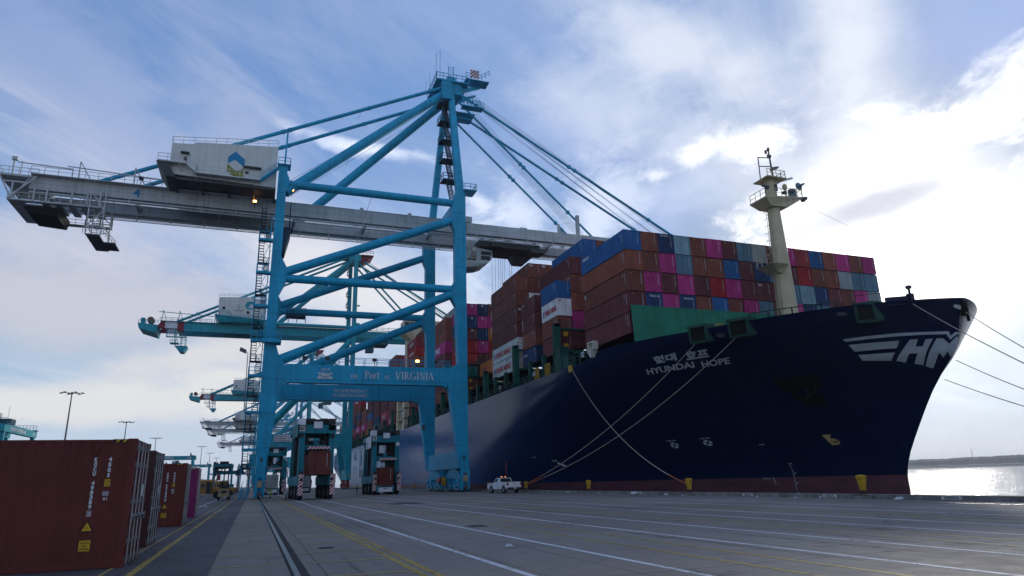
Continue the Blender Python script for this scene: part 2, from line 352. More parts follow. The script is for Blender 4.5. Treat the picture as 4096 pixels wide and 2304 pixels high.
# quay edge kerb with painted station boards
M_kerb=mat('kerb_concrete',(.19,.185,.17),.8,0,.3,1.2,.3,.3); M_board=mat('painted_white_board',(.5,.5,.48),.7,0,.2,3); M_ink=mat('black_lettering',(.015,.015,.017),.6)
kb=empty('quay_kerb',(33.45,60,0),0,'low concrete kerb along the quay edge below the ship','kerb')
b=MB(); yy=2.
while yy<420:
    b.box(0,.62,yy-60+.015,yy+6.1-60-.015,0,.26); yy+=6.1
b.build('kerb_block',M_kerb,kb)
for y,tx in ((25.6,'2850'),(41.2,'2800'),(56.4,'2750'),(71.7,'2700'),(33.6,'2825')):
    p=MB().box(-.012,-.002,y-60-.55,y-60+.55,.045,.235).build('number_board',M_board,kb)
    lettering('number',tx,lambda u_,v_:(-.016,y-60+.40-.8*u_,.065+.15*v_),M_ink,p,.02)
# litter blown against the kerb
M_paper=mat('paper',(.42,.43,.46),.8,0,.1,4)
for i,(x,y,s) in enumerate(((33.0,28.3,.30),(33.1,34.0,.18),(32.6,35.6,.12),(32.7,50.6,.26),(32.3,47.6,.14),(33.1,56.8,.5),(33.0,63.3,.22),(32.9,39.6,.12),(6.3,17.3,.13))):
    r_=random.Random(i); b=MB()
    for k in range(4):
        a=r_.uniform(0,6.3); cx,cy=x+r_.uniform(-s,s)*.5,y+r_.uniform(-s,s)*.6
        pts=[]
        for j in range(5):
            a2=a+j*1.256; rr=s*r_.uniform(.35,.7); pts.append((cx+math.cos(a2)*rr,cy+math.sin(a2)*rr,.012+r_.uniform(0,.35)*s))
        b.add(pts+[(cx,cy,.05+.45*s)],[(j,(j+1)%5,5) for j in range(5)]+[(4,3,2,1,0)])
    where=['beside the 2850 board','beside the 2825 board','by the bollard nearest the bow','in front of the third bollard','right of the third bollard','long and flat left of the 2750 board','near the fourth bollard','by the 2800 board','lying out on the apron between lane lines'][i]
    tag(b.build('paper_litter',M_paper),'crumpled white paper litter '+where,'litter','litter on the quay')
# water
mt=bpy.data.materials.new('harbour_water'); mt.use_nodes=True; t=mt.node_tree; t.nodes.clear(); q=NT(t)
tc=q.n('ShaderNodeTexCoord').outputs['Object']
w1=q.noise(q.vm('MULTIPLY',tc,(1.,1.6,1.)),.35,4,.6,.6); w2=q.noise(tc,.05,3,.5)
b_=q.n('ShaderNodeBsdfPrincipled',{'Base Color':(.012,.026,.028,1),'Roughness':.05,'IOR':1.33})
bn=q.n('ShaderNodeBump',{'Height':q.m('ADD',w1,q.m('MULTIPLY',w2,.5)),'Strength':.38,'Distance':.5}); t.links.new(bn.outputs[0],b_.inputs['Normal'])
q.n('ShaderNodeOutputMaterial',{0:b_.outputs[0]})
sheet('water',QX-.3,9000,-3000,9000,-2.6,mt)
# wooded far shore
M_shore=mat('far_woodland',(.045,.06,.055),.9,0,.35,.02); M_sand=mat('shore_sand',(.16,.15,.13),.9)
def shore(name,dist,h0,h1,a0,a1,seed,mt_,thick):
    r_=random.Random(seed); b=MB(); n=700; ph=[r_.uniform(0,6.28) for _ in range(6)]
    ring=[]
    for i in range(n+1):
        a=R(a0+(a1-a0)*i/n); t_=i/n
        hh=h0+(h1-h0)*(.5+.25*math.sin(t_*9+ph[0])+.2*math.sin(t_*23+ph[1]))+r_.uniform(-1,1)*1.1+.7*math.sin(t_*160+ph[2])
        d=dist+25*math.sin(t_*30+ph[3])
        ring.append((a,d,max(2.,hh)))
    vs=[];fs=[]
    for a,d,hh in ring:
        s_,c_=math.sin(a),math.cos(a)
        vs+=[(s_*d,c_*d,-2.6),(s_*(d+12),c_*(d+12),hh*.72),(s_*(d+40),c_*(d+40),hh),(s_*(d+thick),c_*(d+thick),hh*.9),(s_*(d+thick+40),c_*(d+thick+40),-2.6)]
    for i in range(n):
        for k in range(4): fs.append((i*5+k,(i+1)*5+k,(i+1)*5+k+1,i*5+k+1))
    o=b.add(vs,fs).build(name,mt_); return o
tag(shore('wooded_shore',2500,24,33,28,95,3,M_shore,300),kind='structure')
tag(shore('shore_bank',2330,3,6,48,95,5,M_sand,60),kind='structure')
M_pylon=mat('galvanised_mast',(.25,.26,.28),.5,.5)
for i,(az,h,d) in enumerate(((54.3,52,2450),(58.2,62,2440),(61.0,40,2460))):
    b=MB(); s_=Vector((math.sin(R(az))*d,math.cos(R(az))*d,0))
    for k in range(3):
        a=k*2.094; b.beam(s_+Vector((math.cos(a)*2.2,math.sin(a)*2.2,-2)),s_+Vector((0,0,h)),.5)
    for k in range(6): b.beam(s_+Vector((-1.8+k*.3,0,h*k/7)),s_+Vector((1.8-k*.3,0,h*k/7)),.35)
    tag(b.build('radio_mast',M_pylon),'thin lattice mast on the far wooded shore, '+['nearest the ship bow','tallest of the three','at the right edge of the picture'][i],'mast','masts on the far shore')
# ------------------------------------------------------------------ ship-to-shore cranes
BLUE=(.003,.31,.50); TEAL=(.002,.28,.35)
M_blue=mat('blue_crane_paint',BLUE,.5,0,.13,.35,.2,spec=.3,weld=.55,rust=.06); M_teal=mat('teal_crane_paint',TEAL,.5,0,.13,.35,.2,spec=.3,weld=.5,rust=.08)
M_grey=mat('light_grey_crane_paint',(.46,.48,.48),.5,0,.12,.3,.22,weld=.35); M_dkst=mat('dark_stair_steel',(.02,.05,.085),.6)
M_dktl=mat('dark_teal_steel',(.015,.09,.12),.6)
M_house=mat('off_white_cladding',(.60,.61,.58),.55,0,.06,.5,.12); M_black=mat('black_rubber',(.012,.012,.013),.75,0,.2,2)
M_under=mat('dark_grey_steel',(.075,.08,.085),.65); M_rope=mat('wire_rope',(.10,.10,.105),.5,.3)
M_wtext=mat('white_lettering',(.62,.64,.66),.6); M_red=mat('red_paint',(.21,.02,.03),.5); M_glass=mat('dark_glass',(.02,.03,.035),.08,0,0)
M_olive=mat('olive_emblem',(.22,.22,.03),.6); M_embl=mat('blue_emblem',(.01,.20,.40),.55)
M_lamp=mat('lit_orange_lamp',(.9,.5,.2),.4,0,0,emit=((1.,.42,.10),7)); M_lampw=mat('lit_white_lamp',(.9,.9,.85),.4,0,0,emit=((1.,.95,.85),6))
M_yel=mat('yellow_paint',(.45,.27,.02),.5,0,.2,2,.2); M_tan=mat('tan_cabinet',(.32,.27,.15),.6)
def serif(fnbox,word,h):
    """roman capitals drawn as stems, hairlines and serifs; returns polys in letter space and the advance"""
    T,t,S=.15,.055,.05
    def st(x0,y0,x1,y1,w): # stroke with horizontal thickness w
        return [(x0-w/2,y0),(x0+w/2,y0),(x1+w/2,y1),(x1-w/2,y1)]
    def bar(x0,x1,y,w=t): return [(x0,y-w/2),(x1,y-w/2),(x1,y+w/2),(x0,y+w/2)]
    def sf(x,y,w=.17): return [(x-w,y),(x+w,y),(x+w,y+S),(x-w,y+S)]
    def bowl(x,y,rx,ry,a0=-90,a1=90,n=10):
        out=[]
        for i in range(n):
            A,B=R(a0+(a1-a0)*i/n),R(a0+(a1-a0)*(i+1)/n)
            wa=lambda a:t+(T-t)*abs(math.cos(a))
            out.append([(x+rx*math.cos(A),y+ry*math.sin(A)),(x+rx*math.cos(B),y+ry*math.sin(B)),
             (x+(rx-wa(B))*math.cos(B),y+(ry-t-.0)*math.sin(B)),(x+(rx-wa(A))*math.cos(A),y+(ry-t)*math.sin(A))])
        return out
    G={'T':([st(.36,0,.36,1,T),bar(.03,.69,.97),st(.05,.78,.04,1,t),st(.67,.78,.68,1,t),sf(.36,0)],.72),
     'H':([st(.16,0,.16,1,T),st(.66,0,.66,1,T),bar(.2,.62,.5),sf(.16,0),sf(.66,0),sf(.16,.95),sf(.66,.95)],.84),
     'E':([st(.18,0,.18,1,T),bar(.05,.64,.97),bar(.05,.66,.03),bar(.2,.5,.52),st(.62,.8,.62,1,t),st(.66,0,.66,.22,t),sf(.18,0),sf(.18,.95)],.72),
     'F':([st(.18,0,.18,1,T),bar(.05,.62,.97),bar(.2,.5,.52),st(.60,.78,.60,1,t),sf(.18,0),sf(.18,.95)],.64),
     'P':([st(.18,0,.18,1,T),*bowl(.34,.74,.30,.26),bar(.1,.36,.97),bar(.2,.36,.5),sf(.18,0),sf(.18,.95)],.68),
     'R':([st(.18,0,.18,1,T),*bowl(.32,.74,.28,.26),bar(.1,.34,.97),bar(.2,.34,.5),st(.68,0,.36,.5,T),sf(.18,0),sf(.18,.95),sf(.70,0,.12)],.80),
     'I':([st(.2,0,.2,1,T),sf(.2,0),sf(.2,.95)],.40),
     'V':([st(.38,0,.12,1,T),st(.42,0,.66,1,t),sf(.12,.95,.14),sf(.66,.95,.12)],.78),
     'A':([st(.12,0,.37,1,t),st(.66,0,.40,1,T),bar(.2,.56,.33),sf(.12,0,.12),sf(.66,0,.14)],.78),
     'N':([st(.16,0,.16,1,t),st(.66,0,.20,1,T),st(.68,0,.68,1,t),sf(.16,0,.13),sf(.16,.95,.13),sf(.68,.95,.13)],.84),
     'O':([*bowl(.44,.5,.40,.5,-90,270,20)],.88),'G':([*bowl(.44,.5,.40,.5,45,330,16),st(.74,.04,.74,.42,T),bar(.56,.84,.42)],.90),
     'o':([*bowl(.3,.32,.28,.33,-90,270,16)],.6),'r':([st(.16,0,.16,.65,T),*bowl(.34,.46,.17,.19,20,170,6),sf(.16,0,.14),sf(.12,.6,.1)],.52),
     't':([st(.18,.05,.18,.85,T),bar(.0,.40,.64),*bowl(.30,.14,.14,.15,180,350,6)],.46)}
    x=0; polys=[]
    for ch in word:
        p,w=G[ch]; polys+= [[(x+a,b) for a,b in pl] for pl in p]; x+=w
    return polys,x
def serif_word(mb,word,x0,x1,z0,h,y):
    polys,w=serif(None,word,h)
    for pl in polys: mb.add([(x0+(x1-x0)*a/w,y,z0+h*b) for a,b in pl],[tuple(range(len(pl)))])
def bogie(parent,x,y0,y1,mt,guard):
    """eight wheel travel gear under one corner, along Y"""
    b=MB(); n=4; L=(y1-y0)/n; ym=(y0+y1)/2
    b.prism([(ym-1.6,3.75),(ym+1.6,3.75),(y1-1.0,2.35),(y1-1.0,1.95),(y0+1.0,1.95),(y0+1.0,2.35)],lambda a,c,t:(x-.42+t,a,c),.84)
    for k in(0,1):
        a,e=y0+k*(y1-y0)/2,y0+(k+1)*(y1-y0)/2; mid=(a+e)/2
        b.prism([(mid-.5,2.1),(mid+.5,2.1),(e-.2,1.25),(e-.2,.85),(a+.2,.85),(a+.2,1.25)],lambda p,c,t:(x-.46+t,p,c),.92)
    for k in range(n):
        c=y0+(k+.5)*L
        b.box(x-.52,x+.52,c-.95,c+.95,.45,1.0); b.box(x-.60,x-.50,c-.75,c+.75,.75,1.25); b.box(x-.72,x-.52,c-.35,c+.3,1.05,1.75)
    o=b.build('bogie',mt,parent)
    g=MB(); 
    for k in range(n):
        c=y0+(k+.5)*L
        for s in(-.48,.48): g.lathe([(.40,-.09),(.42,-.06),(.42,.06),(.40,.09)],(x,c+s,.42),14,'X')
    g.build('wheel',M_under,o)
    r=MB()
    for c0 in (y0+L,y0+3*L): r.beam((x-.66,c0-1.6,1.02),(x-.66,c0+1.6,1.02),.09); r.beam((x-.66,c0-1.6,.36),(x-.66,c0+1.6,.36),.09)
    r.build('guard_rail',guard,o)
    return o
def lamp_head(parent,p,lit,mt=None):
    b=MB(); x,y,z=p; b.beam((x,y,z),(x,y,z+.9),.09); b.box(x-.32,x+.32,y-.25,y+.2,z+.8,z+1.25)
    o=b.build('floodlight',M_under,parent)
    MB().box(x-.27,x+.27,y-.29,y-.252,z+.84,z+1.2).build('lamp_lens',lit or M_glass,o); return o
def make_crane4():
    root=empty('ship_to_shore_crane',(0,103.2,0),0,'nearest blue gantry crane with light grey boom, numbered 4 on its backreach','crane','ship-to-shore cranes')
    Y0=103.2; yn,yf=0.,21.3       # near and far frame, local y of the front faces
    D=1.5
    B=lambda: MB()
    for y in (yn,yf):
        # landside leg: straight above, flared where it meets the portal beam
        def side(poly): return B().prism(poly,lambda a,c,t:(a,y+t,c),D)
        side([(.32,3.6),(1.55,3.6),(2.66,14.5),(3.05,15.9),(3.45,16.4),(3.45,18.6),(2.2,20.6),(1.68,22.4),(1.70,29.6),(2.6,31.6),(2.6,33.9),(1.72,35.6),(1.72,46.8),(2.1,47.6),(2.1,48.7),(1.72,49.6),(1.72,50.9),(.40,50.9),(.32,38),(.22,22),(.12,19.2)]).build('leg',M_blue,root)
        side([(29.97,3.6),(31.3,3.6),(31.34,20),(31.28,50.4),(29.75,50.4),(28.9,47.6),(28.9,44.0),(29.42,42.8),(29.42,33.9),(28.7,32.8),(28.7,31.0),(29.5,29.6),(29.85,19.9),(28.0,18.9),(28.0,16.3),(28.35,15.5)]).build('leg',M_blue,root)
        b=B().prism([(3.4,19.05),(3.4,16.45),(3.55,16.05),(4.05,16.32),(27.2,16.28),(27.7,15.95),(28.05,16.3),(28.05,19.1)],lambda a,c,t:(a,y+.06+t,c),D-.1)
        pb=b.build('portal_beam',M_blue,root)
        tb=B(); tr=.66
        for p,e,r in(((1.6,48.05),(29.6,48.1),.66),((1.6,33.0),(29.6,45.1),.70),((1.6,32.35),(29.6,32.5),.64),((1.5,19.3),(29.6,31.9),.72)):
            t=B().tube((p[0],y+.75,p[1]),(e[0],y+.75,e[1]),r,14); t.build('cross_tube',M_blue,root,True)
        if y==yn:
            r=B().rail([(3.4,y+.12,19.1),(28.4,y+.12,19.15)],1.1,1.9,.035); r.rail([(3.4,y+1.4,19.1),(28.4,y+1.4,19.15)],1.1,1.9,.035); r.build('walkway_railing',M_blue,root)
            for w,x0,x1,h in(('THE',12.75,13.95,.55),('Port',14.95,17.25,1.15),('OF',17.95,18.75,.55),('VIRGINIA',19.6,25.75,1.15)):
                mb=MB(); serif_word(mb,w,x0,x1,17.12,h,y-.004+.06-.075); mb.build('lettering',M_wtext,pb)
            zb=MB()
            letters(zb,'ZPMC',lambda u_,v_:(7.95+2.2*u_,y-.02,17.02+.85*v_),.05); zb.box(7.9,10.15,y-.024,y-.018,16.95,17.07)
            letters(zb,'振华',lambda u_,v_:(8.4+1.35*u_,y-.02,18.05+.5*v_),.0)
            zb.build('lettering',M_wtext,pb)
            for x_,lit in((6.0,None),(9.3,None),(16.4,None),(23.1,M_lamp),(26.2,None)): lamp_head(root,(x_,y+.3,19.05),lit)
        else:
            sb=MB()
            letters(sb,'SWL UNDER SPREADER 65LT',lambda u_,v_:(12.6+5.9*u_,y-.02,17.66+.60*v_),.012); letters(sb,'SWL UNDER CARGO BEAM 80LT',lambda u_,v_:(12.45+6.2*u_,y-.02,16.84+.60*v_),.012)
            sb.build('lettering',M_wtext,pb)
    for x0,x1,nm in((30.0,31.28,'w'),(.34,1.52,'l')):
        s=B().box(x0-.03,x1+.03,-.35,23.2,3.55,6.25).build('sill_beam',M_blue,root)
        if nm=='w': lettering('lettering','HOLD CLEAR',lambda u_,v_:(x0-.05,13.2-2.2*u_,5.75+.22*v_),M_wtext,s)
        bogie(root,(x0+x1)/2,-.3,10.6,M_blue,M_grey); bogie(root,(x0+x1)/2,12.2,23.1,M_blue,M_grey)
        e=B().box(x0+.05,x1-.05,10.9,11.9,.3,3.5); e.beam((x0-.1,11.4,2.2),(x0-.1,11.4,3.4),.5); e.build('rail_clamp',M_blue,root)
        bf=B().lathe([(.28,0),(.34,.1),(.34,.5),(.22,.6)],((x0+x1)/2,-1.0,.75),12,'Y'); bf.build('buffer',M_under,root)
        ep=B().box(x0-.08,x0+.02+.3,-.55,-.36,.3,3.3); ep.box(x1-.3,x1+.1,-.55,-.36,.3,3.3); ep.box(x0-.02,x1+.02,-.55,-.36,2.9,3.5); ep.build('end_frame',M_blue,root)
        MB().box((x0+x1)/2-.35,(x0+x1)/2+.35,-.72,-.56,1.55,2.45).build('cabinet',M_tan,root)
    MB().hexa([(29.0,9.4,1.5),(29.9,9.4,1.4),(29.9,11.6,1.4),(29.0,11.6,1.5),(29.2,9.4,2.2),(30.0,9.4,2.4),(30.0,11.6,2.4),(29.2,11.6,2.2)]).build('cable_guide',M_red,root)
    MB().lathe([(.3,0),(.42,.15),(.42,1.15),(.3,1.3)],(29.5,7.9,1.0),12,'Z').build('cable_drum',M_yel,root,True)
    # horizontal ties between the frames high up
    for x in(1.0,30.4):
        B().box(x-.5,x+.5,1.52,21.28,47.7,49.3).build('cross_beam',M_blue,root)
    B().box(30.0,30.8,1.52,21.28,36.0,36.9) if False else None
    B().hexa([(29.95,1.5,44.6),(30.85,1.5,44.6),(30.85,6.4,47.7),(29.95,6.4,47.7),(29.95,1.5,50.2),(30.85,1.5,50.2),(30.85,5.2,49.3),(29.95,5.2,49.3)]).build('cross_beam',M_blue,root)
    # twin girders and boom
    for gy in(6.8,14.2):
        gt=47.5 if gy<10 else 47.0; g=B().box(-34.2,33.4,gy,gy+1.5,45.15,gt); g.box(-34.2,33.4,gy-.06,gy+1.56,gt-.12,gt+.02)
        g.box(-30,33.4,gy+1.5 if gy<10 else gy-.35,gy+1.85 if gy<10 else gy,45.2,45.45)
        for i in range(2): g.prism([(14+i*8.5,47.5),(15.1+i*8.5,47.5),(14.8+i*8.5,48.2),(14.3+i*8.5,48.2)],lambda a,c,t:(a,gy+.6+t,c),.2)
        gi=g.build('main_girder',M_grey,root)
        if gy<10: lettering('number','4',lambda u_,v_:(-20.6+1.0*u_,gy-.015,45.55+1.45*v_),M_embl,gi,.02)
        bm_=B().box(33.5,88,gy,gy+1.5,45.2,47.3 if gy<10 else 46.9); bm_.box(31.0,34.6,gy+.1,gy+1.4,47.5,48.6)
        for x in range(38,88,5): bm_.prism([(x,47.3),(x+.7,47.3),(x+.45,47.75)],lambda a,c,t:(a,gy+.7+t,c),.1)
        bm_.box(44.2,45.6,gy+.3,gy+.9,47.3,47.65); bm_.box(52.2,52.6,gy+.4,gy+.8,47.3,49.2); bm_.box(56.3,56.9,gy+.4,gy+1.0,47.3,51.6); bm_.box(70.5,72.5,gy+.3,gy+1.2,47.3,48.5)
        bm_.build('boom_girder',M_grey,root)
        # festoon rail with hangers
        f=B(); yo=gy-.35
        f.beam((-27,yo,44.05),(88,yo,44.05),.12); f.beam((-27,yo,44.25),(88,yo,44.25),.08); f.box(-34,88,yo+.05,yo+.32,44.5,44.72)
        x=-26
        while x<88: f.beam((x,yo,44.0),(x,yo,45.3),.13); x+=5.1
        f.build('festoon_rail',M_grey,root)
        w=B().box(-34,1.0,gy-1.0,gy-.02,47.25,47.35); w.rail([(-34,gy-1,47.35),(-16.6,gy-1,47.35)],1.1,1.8,.035); w.build('walkway',M_grey,root)
    x=-33.0; t=B()
    while x<88: t.box(x,x+.5,8.35,14.15,45.9,46.6); x+=12.1
    t.build('girder_tie',M_grey,root)
    # backreach tail: trailing platform, hanging frame, counter box and service tower
    e=B(); e.box(-38.2,-33.2,6.6,15.9,46.9,47.2); e.rail([(-38.2,6.6,47.2),(-33.2,6.6,47.2)],1.1,1.2,.035); e.rail([(-38.2,15.9,47.2),(-38.2,6.6,47.2)],1.1,1.5,.035)
    for a in(6.7,11,15.8):
        e.beam((-38,a,46.9),(-36.0,a,43.1),.22); e.beam((-37.5,a,46),(-34,a,46),.2); e.beam((-34.2,a,46.9),(-36.2,a,43.1),.15)
    e.box(-36.4,-24.5,6.0,6.9,42.9,43.1); e.box(-36.4,-24.5,15,15.9,42.9,43.1); e.box(-36.4,-34.5,6.9,15,42.9,43.1)
    for a in (6.1,15.8):
        e.rail([(-36.4,a,43.1),(-24.6,a,43.1)],1.1,1.3,.035)
        for x in (-36,-33.2,-31.6,-28.4,-26.4,-24.7): e.beam((x,a,43.0),(x,a,45.6),.2)
    e.beam((-36.3,6.0,43.1),(-33.2,6.0,46.8),.22)
    for k in range(5): e.box(-33+k*1.7,-32+k*1.7,8.5,14,43.9,44.3)
    e.build('tail_frame',M_grey,root)
    MB().hexa([(-34.2,8,41.9),(-30.4,8,41.6),(-30.4,14,41.6),(-34.2,14,41.9),(-35,8,43),(-30.1,8,43),(-30.1,14,43),(-35,14,43)]).build('tail_box',M_black,root)
    cd_=B(); cd_.beam((-36.4,6.4,47.2),(-36.4,6.4,49.6),.2); cd_.box(-36.7,-36.0,6.1,6.7,49.3,49.8); cd_.beam((-35.4,6.4,47.2),(-35.4,6.4,49.2),.12); cd_.beam((-36.0,6.5,49.1),(-28.8,6.5,48.9),.14); cd_.beam((-28.9,6.5,47.3),(-28.9,6.5,48.9),.12); cd_.build('camera_post',M_grey,root)
    MB().box(-36.0,-31.6,9,14,47.2,48.2).build('winch_frame',mat('mid_blue_winch',(.03,.10,.28),.5),root)
    st=B()
    for (xa,ya) in((-26.0,6.2),(-26.0,9.6),(-24.0,6.2),(-23.6,9.6)):
        st.beam((xa,ya,45.6),(xa,ya,38.6),.16)
    for z in (40.1,41.6,43.1): 
        st.beam((-26,6.2,z),(-24,6.2,z),.1); st.beam((-24,6.2,z),(-23.6,9.6,z),.1); st.beam((-26,6.2,z),(-26,9.6,z),.1); st.beam((-26,9.6,z),(-23.6,9.6,z),.1)
    st.beam((-26,6.2,45.6),(-24,6.2,42.6),.14); st.beam((-24,6.2,42.6),(-26,6.2,40.1),.14); st.beam((-26,9.6,43),(-23.6,9.6,40.2),.1)
    for k in range(18): st.box(-24.9,-24.3,6.4,6.5,39.5+k*.36,39.56+k*.36)
    st.rail([(-26.3,5.9,38.6),(-23.6,5.9,38.6),(-23.0,12,38.6)],1.1,1.,.035)
    st.build('service_tower',M_grey,root)
    MB().box(-25.9,-24.1,5.9,13.6,38.45,38.65).box(-24.1,-22.6,9.5,13.2,38.5,38.7).build('service_platform',M_under,root)
    po=B()
    for x in(-28.0,-20.6,-13.0): po.beam((x,6.3,47.4),(x,6.3,50.2),.16); po.beam((x,6.3,50.2),(x+1.6,6.3,47.4),.14)
    po.beam((-29.6,6.3,49.2),(-13,6.3,48.6),.14); po.build('tie_rack',M_grey,root)
    # machinery house
    hn=1.5
    h=B().prism([(-15.3,47.9),(.12,47.5),(.12,54.75),(-11.9,53.65),(-12.2,53.3),(-15.3,53.0)],lambda a,c,t:(a,hn+t,c),18.)
    ho=h.build('machinery_house',M_house,root)
    u_=B()
    for x in(-14.6,-10.7,-6.9,-3.1,0): u_.box(x-.15,x+.15,hn+.3,hn+17.5,47.0,47.9)
    u_.box(-15.2,.1,hn+.05,hn+.4,47.1,47.5); u_.box(-14.9,.05,hn+.5,hn+5,47.5,47.52); u_.build('floor_frame',M_under,ho)
    r=B().rail([(-15.3,hn+.1,53.0),(.1,hn+.1,54.75)],1.15,1.6,.035); r.rail([(-15.3,hn+.1,53),(-15.3,hn+17.8,53)],1.15,2,.03); r.build('roof_railing',M_house,ho)
    p=B().box(-16.8,-12.9,hn-1.2,hn-.02,49.35,49.5); p.box(-11.4,-2.2,hn-1.2,hn-.02,48.0,48.15); p.box(-16.8,-15.3,hn-1.2,hn+5,49.3,49.5)
    p.beam((-12.9,hn-.6,49.4),(-11.4,hn-.6,48.1),1.0,.1); p.rail([(-16.8,hn-1.15,49.5),(-12.9,hn-1.15,49.5),(-11.4,hn-1.15,48.15),(-2.2,hn-1.15,48.15)],1.1,1.5,.035)
    for k in range(7): p.beam((-16+k*2.1,hn-1.1,49.3 if k<2 else 48.),(-15.6+k*2.1,hn-.02,48.4 if k<2 else 47.4),.1)
    p.build('gallery',M_house,ho)
    MB().hexa([(-15.6,hn-.6,47.2),(-14.2,hn-.6,47.1),(-14.2,hn+6,47.1),(-15.6,hn+6,47.2),(-17,hn-1.1,49.3),(-15.4,hn-1.1,49.3),(-15.4,hn+6,49.3),(-17,hn+6,49.3)]).build('gallery_bracket',M_under,ho)
    d=B().box(-13.6,-12.9,hn-.05,hn+.02,49.55,51.3).build('door',M_house,ho); MB().box(-13.45,-13.05,hn-.08,hn-.052,50.3,50.85).build('window',M_glass,d)
    MB().box(-13.9,-12.7,hn-.8,hn,51.35,51.5).build('door_canopy',M_under,ho)
    d=B().box(-3.7,-2.3,hn-.05,hn+.02,48.2,50.15).build('door',M_house,ho); MB().box(-4.55,-4.05,hn-.07,hn-.02,49.3,49.85).build('window',M_glass,ho)
    MB().box(-4.9,-2.2,hn-.7,hn,50.25,50.42).build('door_canopy',M_under,ho)
    E=lambda pts,m_,nm: MB().add([(x,hn-.02,z) for x,z in pts],[tuple(range(len(pts)))]).build(nm,m_,ho)
    E([(-7.2,51.9),(-6.2,52.9),(-4.75,51.75),(-4.75,50.35),(-6.2,51.5),(-7.2,50.75)],M_embl,'emblem')
    E([(-7.25,50.65),(-7.25,49.4),(-5.85,48.3),(-4.8,48.75),(-4.8,50.15),(-5.85,49.5)],M_olive,'emblem')
    s=B().flight((-2.3,hn-.7,48.1),(.3,hn-.7,50.6),.8,(0,1,0)); s.build('house_stair',M_blue,ho)
    lamp_head(root,(-2.9,6.1,45.6),M_lamp); lamp_head(root,(-19.6,6.0,47.4),None); lamp_head(root,(2.6,.7,46.0),M_lamp)
    # A-frame
    def post(a,b_,w0,w1):
        a=Vector(a); b_=Vector(b_); return B().hexa([a+Vector(v) for v in((-w0,-w0,0),(w0,-w0,0),(w0,w0,0),(-w0,w0,0))]+[b_+Vector(v) for v in((-w1,-w1,0),(w1,-w1,0),(w1,w1,0),(-w1,w1,0))])
    apn,apf=Vector((31.2,9.2,76.5)),Vector((31.4,13.6,76.5))
    post((30.5,.9,49.8),apn,.66,.50).build('mast_post',M_blue,root); post((30.5,22.0,49.8),apf,.66,.50).build('mast_post',M_blue,root)
    ap=B().box(29.6,33.2,8.2,14.6,74.6,77.0); ap.box(28.0,34.6,7.6,15.2,77.0,77.25); ap.hexa([(33.2,8.8,75.6),(37.6,9.8,78.0),(37.6,10.2,78.0),(33.2,9.4,75.6),(33.2,8.8,76.9),(37.6,9.8,78.3),(37.6,10.2,78.3),(33.2,9.4,76.9)]); ap.hexa([(33.2,13.4,75.6),(37.6,12.8,78.0),(37.6,13.2,78.0),(33.2,14.0,75.6),(33.2,13.4,76.9),(37.6,12.8,78.3),(37.6,13.2,78.3),(33.2,14.0,76.9)])
    ap.box(30.6,32.4,9.5,13.3,77.2,79.2); ap.box(34.0,38.9,7.8,10.4,78.4,78.52); ap.box(29,31,7.2,8.2,72.8,76.6)
    ap.box(33.2,37.5,7.4,9.0,72.0,72.2); ap.box(33,37.0,11.5,15.5,72.8,73.0); ap.box(33,36.6,12.5,13.1,72.0,72.8)
    for k in range(6): ap.beam((33.4+k*.7,8.4,74.4),(33.9+k*.7,8.0,71.8),.16)
    ao=ap.build('apex_head',M_blue,root)
    r=B(); r.rail([(28,7.6,77.25),(34.6,7.6,77.25)],1.3,1.2,.045); r.rail([(28,15.2,77.25),(28,7.6,77.25)],1.3,1.5,.045); r.rail([(34.0,7.8,78.55),(37.3,7.8,78.55),(38.9,7.8,79.9)],1.2,1.,.045); r.rail([(33.2,7.4,72.2),(37.5,7.4,72.2)],1.1,1.2,.04)
    r.build('apex_railing',M_blue,ao); r=B()
    for x,h_ in((30.9,2.6),(31.9,2.6)): r.beam((x,9.4,79),(x,9.4,79+h_),.1)
    for k in range(5): r.beam((30.9,9.4,79.3+k*.5),(31.9,9.4,79.3+k*.5),.07)
    r.build('top_ladder',M_blue,ao)
    for x,y_,h_ in((27.9,7.7,5.6),(28.7,7.7,6.6),(27.7,12,4.0),(27.4,14,3.2)): B().beam((x,y_,77),(x,y_,77+h_),.07).build('aerial',M_blue,ao)
    c=MB(); c2=MB(); s_=.36
    for i in range(5):
        for j in range(5): (c if (i+j)%2==0 else c2).box(34.9+i*s_,34.9+(i+1)*s_,7.66,7.70,78.7+j*s_,78.7+(j+1)*s_)
    c.build('checker_board',M_red,ao); c2.build('checker_board',M_wtext,ao)
    # stairs inside the A-frame
    s=B(); zz=49.5; y_=3.2; k=0
    while zz<74:
        z2=min(zz+4.6,75.5); f_=(zz-49.5)/27; f2=(z2-49.5)/27; ya=2.6+7*f_; yb=ya+2.6
        xs=29.6+.7*f_
        s.flight((xs,ya,zz),(xs,yb,z2),.8,tread=.36); s.box(xs-1.3,xs+1.4,yb,yb+1.,z2-.02,z2+.14); s.box(xs-1.3,xs+1.4,ya+1.2,yb+1,z2-.02,z2+.1)
        s.rail([(xs-1.3,ya+1.2,z2+.1),(xs+1.4,ya+1.2,z2+.1)],1.1,1.,.045); s.rail([(xs-1.3,yb+1,z2+.1),(xs-1.3,ya+1.2,z2+.1)],1.1,1.,.045); zz=z2
    s.build('mast_stair',M_dkst,root)
    pl=B().box(30.9,33.2,-.7,2.2,50.35,50.5); pl.rail([(30.0,-.6,50.5),(33.1,-.6,50.5),(33.1,2.2,50.5)],1.1,1.,.04); pl.box(.2,2.2,-.4,1.9,50.9,51.0); pl.rail([(.3,-.3,51),(2.1,-.3,51),(2.1,1.8,51)],1.1,.9,.04); pl.build('leg_top_platform',M_blue,root)
